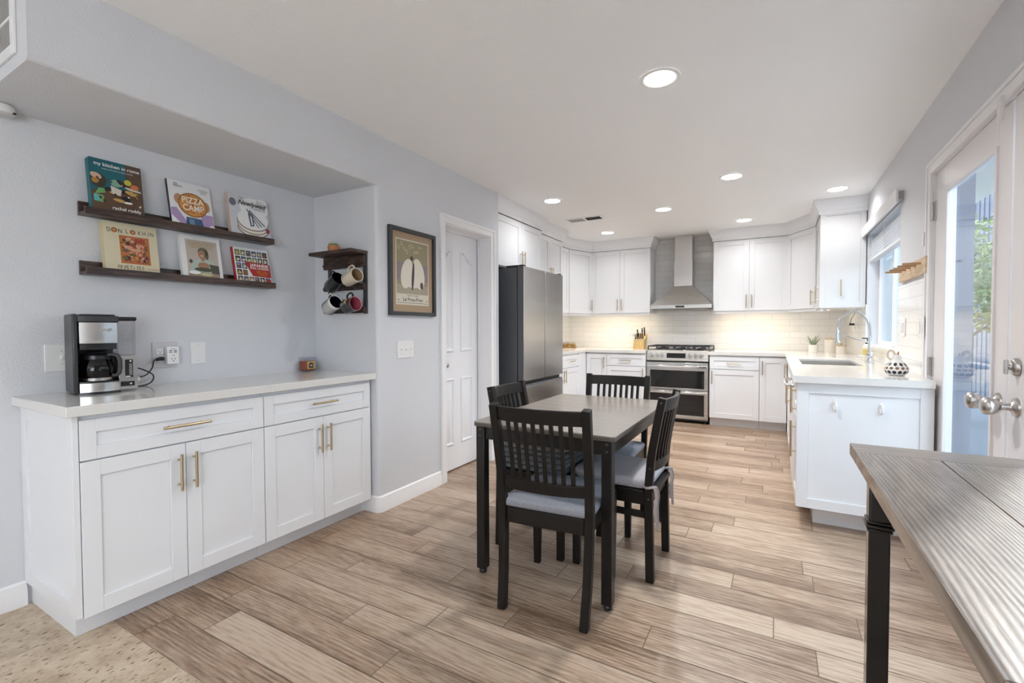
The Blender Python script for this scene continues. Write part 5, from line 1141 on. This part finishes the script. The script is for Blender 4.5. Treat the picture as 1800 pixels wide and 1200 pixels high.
# cushion on the aisle chair
t = thing('seat_cushion', 'lavender grey box cushion tied to the chair on the aisle side', 'cushion', RIGHT[0], RIGHT[1])
b = B('lav'); b.cushion(0, .012, .4355, .485, .388, .40, .05, dome=.010, rf=.09); cu = part('pad', b, t, local=True, smooth=70)
b = B('tie')
for s in (-1, 1):
    ring = [(s*.178+.024*math.cos(a), -.187+.026*math.sin(a), .452+.004*math.sin(2*a)) for a in [2*PI*k/12 for k in range(12)]]
    b.tube(ring, .006, 6, closed=True)
    for q, ln in ((.010, .20), (-.014, .155)): b.bar(smoothp([(s*.178+q, -.212, .452), (s*.178+q*1.5, -.222, .41), (s*.178+q*2.2, -.216, .35), (s*.178+q*1.6, -.222, .45-ln)], 4), .013, .004, (0, 1, .2))
part('ties', b, t, 'mauve cloth ties knotted round the posts', local=True, smooth=60)
# stacked pads on the door side chair
for k in range(5):
    z0 = .4355+k*.029; o = bpy.data.objects
    b = B('padfab' if k < 4 else 'padtop'); b.cushion(0, .015, 0, .0275, .375-.004*(k % 2), .385-.004*(k % 3), .03, dome=.001)
    lab = ['bottom pad of the slate grey stack on the chair by the white door', 'second pad from the bottom of the slate grey stack', 'middle pad of the slate grey stack of five', 'second pad from the top of the slate grey stack', 'taupe pad on top of the slate grey stack'][k]
    solo('seat_pad', b, lab, 'seat pad', (LEFT[0][0], LEFT[0][1], z0), group='stacked seat pads', local=True, rz=LEFT[1]+.02*(k-2), smooth=60)
# ================================================================== TALL OAK TABLE (right foreground)
oz = .85; ox0, ox1, oy0, oy1 = .196, .728, .50, 1.694; th = .034
t = thing('oak_table', 'weathered grey oak table with gloss black legs beside the glass doors', 'table', ((ox0+ox1)/2, (oy0+oy1)/2, 0))
b = B('oakx'); bb = .118; g = .0012
b.box((ox0, oy1-bb, oz-th), (ox1, oy1, oz)); b.box((ox0, oy0, oz-th), (ox1, oy0+bb, oz))
b.use('oaky'); xs = [ox0, ox0+.178, ox0+.355, ox1]
for a, c in zip(xs, xs[1:]): b.box((a+(g if a > ox0 else 0), oy0+bb+g, oz-th), (c-(g if c < ox1 else 0), oy1-bb-g, oz))
part('tabletop', b, t, bevel=.0015)
b = B('legg'); b.box((ox0+.09, oy0+.09, oz-th-.05), (ox1-.09, oy0+.11, oz-th-.0005)); b.box((ox0+.09, oy1-.14, oz-th-.05), (ox1-.09, oy1-.12, oz-th-.0005)); part('apron', b, t)
LQ = .047
for (x, y) in ((.222, 1.535), (.222, oy0+.06), (ox1-.09, 1.535), (ox1-.09, oy0+.06)):
    b = B('legg'); b.box((x, y, 0), (x+LQ, y+LQ, oz-th-.0005)); lg = part('leg', b, t, bevel=.004)
    b = B('legg'); z = .650
    for dz, e in ((0, .004), (.010, .007), (.020, .004)): b.box((x-e, y-e, z+dz), (x+LQ+e, y+LQ+e, z+dz+.009))
    part('collar', b, lg, bevel=.003)

# ================================================================== COUNTER ITEMS
# knife block with knives
kb = (-1.672, 6.62, TOPZ); t = thing('knife_block', 'pale wood knife block left of the range', 'knife block', kb)
b = B('blockwood'); b.hexa([(kb[0]-.075, kb[1]-.075, zc), (kb[0]+.075, kb[1]-.075, zc), (kb[0]+.075, kb[1]+.09, zc), (kb[0]-.075, kb[1]+.09, zc)], [(kb[0]-.075, kb[1]-.060, zc+.115), (kb[0]+.075, kb[1]-.060, zc+.115), (kb[0]+.075, kb[1]+.13, zc+.215), (kb[0]-.075, kb[1]+.13, zc+.215)]); part('block', b, t, bevel=.003)
kn = []
for i, (du, dv, ln) in enumerate([(-.052+.026*k, -.035, .10) for k in range(5)]+[(-.035, .03, .12), (.03, .035, .135), (.058, .05, .14)]):
    z0 = zc+.115+(dv+.060)/.19*.10; p = Vector((kb[0]+du, kb[1]+dv, z0-.004)); d = Vector((0, -.28, 1)).normalized()
    b = B('black'); b.bar([p+d*.012, p+d*ln*.6, p+d*ln], [.016, .018, .015], .011, (1, 0, 0)); b.use('chrome'); b.bar([p, p+d*.014], .018, .012, (1, 0, 0)); b.bar([p+d*ln, p+d*(ln+.006)], .015, .011, (1, 0, 0))
    solo('kitchen_knife', b, ('one of the five short knives in the front row of the block' if i < 5 else ('long knife at the back of the block nearest the range' if i == 7 else ('long knife in the middle of the block back row' if i == 6 else 'long knife at the back of the block beside the scissors'))), 'knife', tuple(p), group='knives in the block', bevel=.001)
p = Vector((kb[0]-.06, kb[1]-.062, zc+.117)); b = B('chrome')
for s in (-1, 1): b.tube([(p.x+s*.016-.012+.022*math.cos(a), p.y-.03, p.z+.075+.026*math.sin(a)) for a in [2*PI*k/14 for k in range(14)]], .0045, 6, closed=True)
b.bar([(p.x-.012, p.y, p.z), (p.x-.012, p.y-.03, p.z+.05)], .012, .004); solo('scissors', b, 'kitchen scissors with ring handles in the knife block', 'scissors', tuple(p), smooth=60)
# tray with jars
tr = (-2.735, 6.60, TOPZ); b = B('pegwood'); b.lathe([(.09, 0), (.115, .004), (.12, .014), (.112, .014), (.108, .007), (.002, .006)], tr, 32); solo('round_tray', b, 'round wooden tray with glass jars beside the fridge', 'tray', tr, smooth=40)
for i, (dx_, dy_, r_, h_) in enumerate(((-.05, -.04, .038, .055), (.025, -.055, .035, .050), (.05, .03, .036, .058), (-.03, .05, .034, .06))):
    p = (tr[0]+dx_, tr[1]+dy_, TOPZ+.0075); t = thing('glass_jar', ['glass jar with amber contents at the fridge edge of the tray', 'glass jar at the room side of the wooden tray', 'glass jar at the tray side towards the knife block', 'glass jar at the rear of the wooden tray'][i], 'jar', p, group='jars on the tray')
    part('contents', B(C('amber_spice', .50, .30, .08, .4)).lathe([(r_*.86, .003), (r_*.9, h_*.75), (.002, h_*.76)], p, 20), t); part('glass', B('clear').lathe([(r_, 0), (r_, h_*.9), (r_*.8, h_)], p, 20), t, smooth=40); part('lid', B('gold').lathe([(r_*.78, h_), (r_*.78, h_+.012), (.002, h_+.013)], p, 20), t)
# agave plant
ap = (.388, 6.50, TOPZ); t = thing('potted_agave', 'small agave in a white cylinder pot in the right back corner', 'potted plant', ap)
part('pot', B('ceramic').lathe([(.044, 0), (.046, .002), (.046, .088), (.041, .088), (.040, .075), (.002, .075)], ap, 28), t, smooth=40)
b = B('agave')
for k in range(11):
    a = k*2.4+.3; lean = .25+.055*k; L_ = .135-.003*k; P0 = Vector((ap[0]+.01*math.cos(a), ap[1]+.01*math.sin(a), ap[2]+.074)); d = Vector((math.cos(a)*lean, math.sin(a)*lean, 1)).normalized(); sd = Vector((-math.sin(a), math.cos(a), 0))
    b.bar([P0, P0+d*L_*.35+Vector((0, 0, 0)), P0+d*L_*.75+Vector((math.cos(a)*.006, math.sin(a)*.006, 0)), P0+d*L_+Vector((math.cos(a)*.014, math.sin(a)*.014, 0))], [.014, .022, .013, .002], [.006, .006, .004, .001], sd)
part('leaves', b, t, smooth=60)
# canisters and soap
def canister(p, r_, h_, label):
    t = thing('canister', label, 'canister', p, group='marble canisters'); part('body', B(C('marble_white', .74, .71, .66, .3)).lathe([(r_*.97, 0), (r_, .004), (r_, h_)], p, 32), t, smooth=40); b = B('gold'); b.lathe([(r_*1.0, h_), (r_*1.0, h_+.012), (r_*.2, h_+.014), (.008, h_+.02), (.012, h_+.028), (.003, h_+.034)], p, 32); part('lid', b, t, 'gold lid', smooth=40)
canister((.545, 6.40, TOPZ), .055, .150, 'taller marble canister with gold lid on the sink worktop')
canister((.632, 6.22, TOPZ), .050, .082, 'shorter marble canister with gold lid on the sink worktop')
sp = (.692, 5.02, TOPZ); t = thing('soap_bottle', 'clear soap bottle with black pump behind the faucet', 'soap bottle', sp)
part('bottle', B(C('soap_cream', .70, .66, .55, .2)).lathe([(.03, 0), (.033, .004), (.033, .115), (.026, .135), (.012, .145)], sp, 24), t, smooth=40); part('label', B(C('soap_yellow', .62, .50, .16, .5)).lathe([(.0335, .03), (.0335, .10)], sp, 24, caps=(False, False)), t)
b = B('black'); b.cyl((sp[0], sp[1], sp[2]+.145), (sp[0], sp[1], sp[2]+.165), .013); b.cyl((sp[0], sp[1], sp[2]+.165), (sp[0], sp[1], sp[2]+.19), .004); b.cbox((sp[0]-.014, sp[1], sp[2]+.193), (.045, .014, .010)); part('pump', b, t)
# faucet
fp_ = (.655, 4.62); t = thing('kitchen_faucet', 'chrome spring-neck faucet at the sink', 'faucet', (*fp_, TOPZ))
b = B('chrome'); b.lathe([(.034, 0), (.034, .006), (.024, .010), (.023, .08), (.018, .088)], (*fp_, TOPZ), 24); part('base', b, t, smooth=40)
neck = [(.655, 4.62, .99), (.655, 4.62, 1.10), (.650, 4.62, 1.20), (.628, 4.62, 1.275), (.585, 4.62, 1.318), (.540, 4.62, 1.328), (.490, 4.62, 1.305), (.455, 4.62, 1.255), (.442, 4.62, 1.20)]
sm = smoothp(neck, 8); part('riser', B('chrome').tube([(.655, 4.62, .99), (.655, 4.62, 1.13)], .0135, 14), t, smooth=60); part('hose', B('chrome').tube(sm, .006, 10), t, smooth=60)
co = []
tot = len(sm)
for i in range((tot-1)*6):
    k = i/6; j = int(k); f_ = k-j; p = Vector(sm[j]).lerp(Vector(sm[min(j+1, tot-1)]), f_); tg = (Vector(sm[min(j+1, tot-1)])-Vector(sm[max(j-1, 0)])).normalized(); sd = Vector((0, 1, 0)); nn = tg.cross(sd); an = i*1.05; co.append(p+(sd*math.cos(an)+nn*math.sin(an))*.0125)
part('spring', B('nickel').tube(co[40:], .0022, 5), t, smooth=60)
b = B('chrome'); b.lathe([(.017, 0), (.021, .004), (.019, .012), (.016, .055), (.015, .085), (.012, .10)], (.442, 4.62, 1.075), 20); b.cyl((.442, 4.62, 1.17), (.442, 4.62, 1.205), .010); part('spray_head', b, t, smooth=40)
part('support_arm', B('chrome').tube([(.655, 4.62, 1.075), (.55, 4.62, 1.11), (.462, 4.62, 1.15)], .005, 8), t); part('lever', B('chrome').tube([(.655, 4.60, .955), (.655, 4.57, .962), (.60, 4.50, .972), (.56, 4.46, .976)], [.009, .008, .006, .005], 10), t, smooth=60)
# patterned gourd pot
gp = (.627, 3.52, TOPZ); t = thing('painted_pot', 'white ceramic bird-shaped pot with black and brown spots on the peninsula', 'ceramic pot', gp)
GP = [(.030, 0), (.040, .003), (.054, .022), (.058, .036), (.054, .052), (.040, .070), (.026, .086), (.021, .098), (.022, .110), (.016, .120), (.006, .125)]
part('body', B('ceramic').lathe(GP, gp, 40), t, smooth=60)
def rad_at(z):
    for a, c in zip(GP, GP[1:]):
        if a[1] <= z <= c[1]: return a[0]+(c[0]-a[0])*(z-a[1])/(c[1]-a[1]), (c[0]-a[0])/(c[1]-a[1])
def spots(z, n, w, h, off, m):
    b = B(m); r0, sl = rad_at(z); up0 = Vector((sl, 1)).normalized()
    for k in range(n):
        a = 2*PI*(k+off)/n; rd = Vector((math.cos(a), math.sin(a), 0)); tg = Vector((-math.sin(a), math.cos(a), 0)); up = rd*up0.x+Vector((0, 0, up0.y)); nr = rd*up0.y-Vector((0, 0, up0.x))
        pts = []
        for i in range(12):
            q = 2*PI*i/12; dv = h*math.sin(q); zz = z+dv*up0.y; rr_ = rad_at(zz)[0]; aa = a+w*math.cos(q)/rr_
            pts.append(Vector((gp[0]+(rr_+.0012)*math.cos(aa), gp[1]+(rr_+.0012)*math.sin(aa), gp[2]+zz)))
        b.add([Vector((gp[0], gp[1], gp[2]+z))+rd*(r0+.0016)]+pts, [(0, i+1, (i+1) % 12+1) for i in range(12)])
    return b
part('black_spots', spots(.021, 13, .0098, .0125, 0, 'slot'), t); part('brown_spots', spots(.045, 13, .0090, .0085, .5, C('spot_brown', .22, .11, .06, .3)), t); part('black_spots', spots(.067, 10, .0082, .0125, 0, 'slot'), t)
b = B(C('beak_brown', .30, .10, .04, .3)); b.cyl((gp[0]+.004, gp[1]-.004, gp[2]+.120), (gp[0]+.006, gp[1]-.008, gp[2]+.142), .006, .002); part('beak', b, t)
b = B('cream'); b.tube(smoothp([(gp[0]-.022, gp[1]+.006, gp[2]+.088), (gp[0]-.040, gp[1]+.012, gp[2]+.11), (gp[0]-.038, gp[1]+.012, gp[2]+.14), (gp[0]-.020, gp[1]+.006, gp[2]+.146), (gp[0]-.008, gp[1], gp[2]+.122)], 5), .007, 10); part('loop_handle', b, t, smooth=60)
# adhesive hooks on the peninsula end panel
for i, x in enumerate((.306, .518)):
    T = FYN(3.266-.015, x, .745); t = thing('adhesive_hook', ['white oval stick-on hook on the end panel, nearer the aisle', 'white oval stick-on hook on the end panel, nearer the glass door'][i], 'hook', (x, 3.25, .745), group='stick-on hooks')
    b = B('white'); b.prism([(.014*math.cos(a), .036*math.sin(a)) for a in [2*PI*k/24 for k in range(24)]], .0005, .005, T); part('base', b, t, bevel=.001)
    part('hook', B('white').tube(smoothp([(0, .018, .005), (0, .010, .020), (0, -.012, .024), (0, -.026, .020), (0, -.028, .010)], 4), .0055, 10, T), t, smooth=60)
# peg rail, blind, sensors
t = thing('peg_rail', 'pale wood rail with five pegs between window and glass door', 'peg rail', (XR, 3.72, 1.55))
part('rail', B('lightwood').box((XR-.022, 3.405, 1.50), (XR-.0005, 4.05, 1.595)), t, bevel=.002)
for k in range(5):
    y = 3.50+k*.118; part('peg', B('pegwood').box((XR-.105, y-.009, 1.558), (XR-.022, y+.009, 1.570)), t, bevel=.001)
t = thing('window_blind', 'white horizontal blind pulled up at the kitchen window', 'blind', (XR, 4.79, 2.1))
part('valance', B('trim').box((XR-.045, WY0-.09, 2.045), (XR-.030, WY1+.06, 2.135)), t, bevel=.002); part('headrail', B('midgrey').box((XR-.030, WY0-.085, 2.065), (XR-.0005, WY1+.055, 2.12)), t)
for k in range(7):
    z = 1.985-k*.022; part('slat', B('trim').box((XR+.012, WY0+.012, z), (XR+.062, WY1-.012, z+.006)), t, bevel=.002)
part('bottom_rail', B('trim').box((XR+.010, WY0+.012, 1.808), (XR+.064, WY1-.012, 1.832)), t, bevel=.003)
for y in (WY0+.12, (WY0+WY1)/2, WY1-.12): part('cord', B('white').tube([(XR+.011, y, 1.83), (XR+.011, y, 2.06)], .0015, 5), t)
t = thing('door_sensor', 'small white plastic sensor on the wall beside the glass door', 'sensor', (XR, 3.475, 1.69))
part('housing', B('plate').box((XR-.020, 3.462, 1.655), (XR-.0005, 3.492, 1.735)), t, bevel=.004); part('side', B('midgrey').box((XR-.018, 3.454, 1.66), (XR-.0005, 3.4615, 1.732)), t, bevel=.002)
b = B('fdoor'); b.box((XR-.034, 2.395, 1.955), (XR-.0205, 2.43, 2.045)); solo('door_contact', b, 'white magnetic contact at the top where the glass doors meet', 'sensor', (XR-.02, 2.41, 2.0), bevel=.004)
t = thing('smoke_detector', 'white plastic detector at the soffit edge above the coffee niche', 'detector', (-2.78, .62, sz))
b = B('plate'); b.cushion(-2.78, .615, sz-.036, sz-.002, .10, .145, .045, dome=.0); part('housing', b, t, smooth=60); part('vents', B('slot').box((-2.745, .672, sz-.030), (-2.735, .680, sz-.036)), t)
t = thing('return_air_grille', 'white louvred air grille on the end of the soffit', 'vent', (-2.58, sy, 2.26)); T = FYN(sy)
gx0, gx1, gz0, gz1 = -2.80, -2.325, 2.165, 2.425; b = B('trim')
b.box((gx0, gz0, .0005), (gx0+.035, gz1, .010), T); b.box((gx1-.035, gz0, .0005), (gx1, gz1, .010), T); b.box((gx0+.035, gz0, .0005), (gx1-.035, gz0+.035, .010), T); b.box((gx0+.035, gz1-.035, .0005), (gx1-.035, gz1, .010), T); b.box((gx0+.035, 2.29, .0005), (gx1-.035, 2.30, .010), T); part('frame', b, t, bevel=.002)
part('filter', B(C('filter_khaki', .20, .18, .13, .8)).box((gx0+.035, gz0+.035, .0005), (gx1-.035, gz1-.035, .002), T), t)
b = B('trim')
for k in range(34): u = gx0+.04+k*.0118; b.hexa([(u, gz0+.035, .002), (u+.002, gz0+.035, .002), (u+.008, gz0+.035, .008), (u+.006, gz0+.035, .008)], [(u, gz1-.035, .002), (u+.002, gz1-.035, .002), (u+.008, gz1-.035, .008), (u+.006, gz1-.035, .008)], T)
part('louvres', b, t, smooth=0)
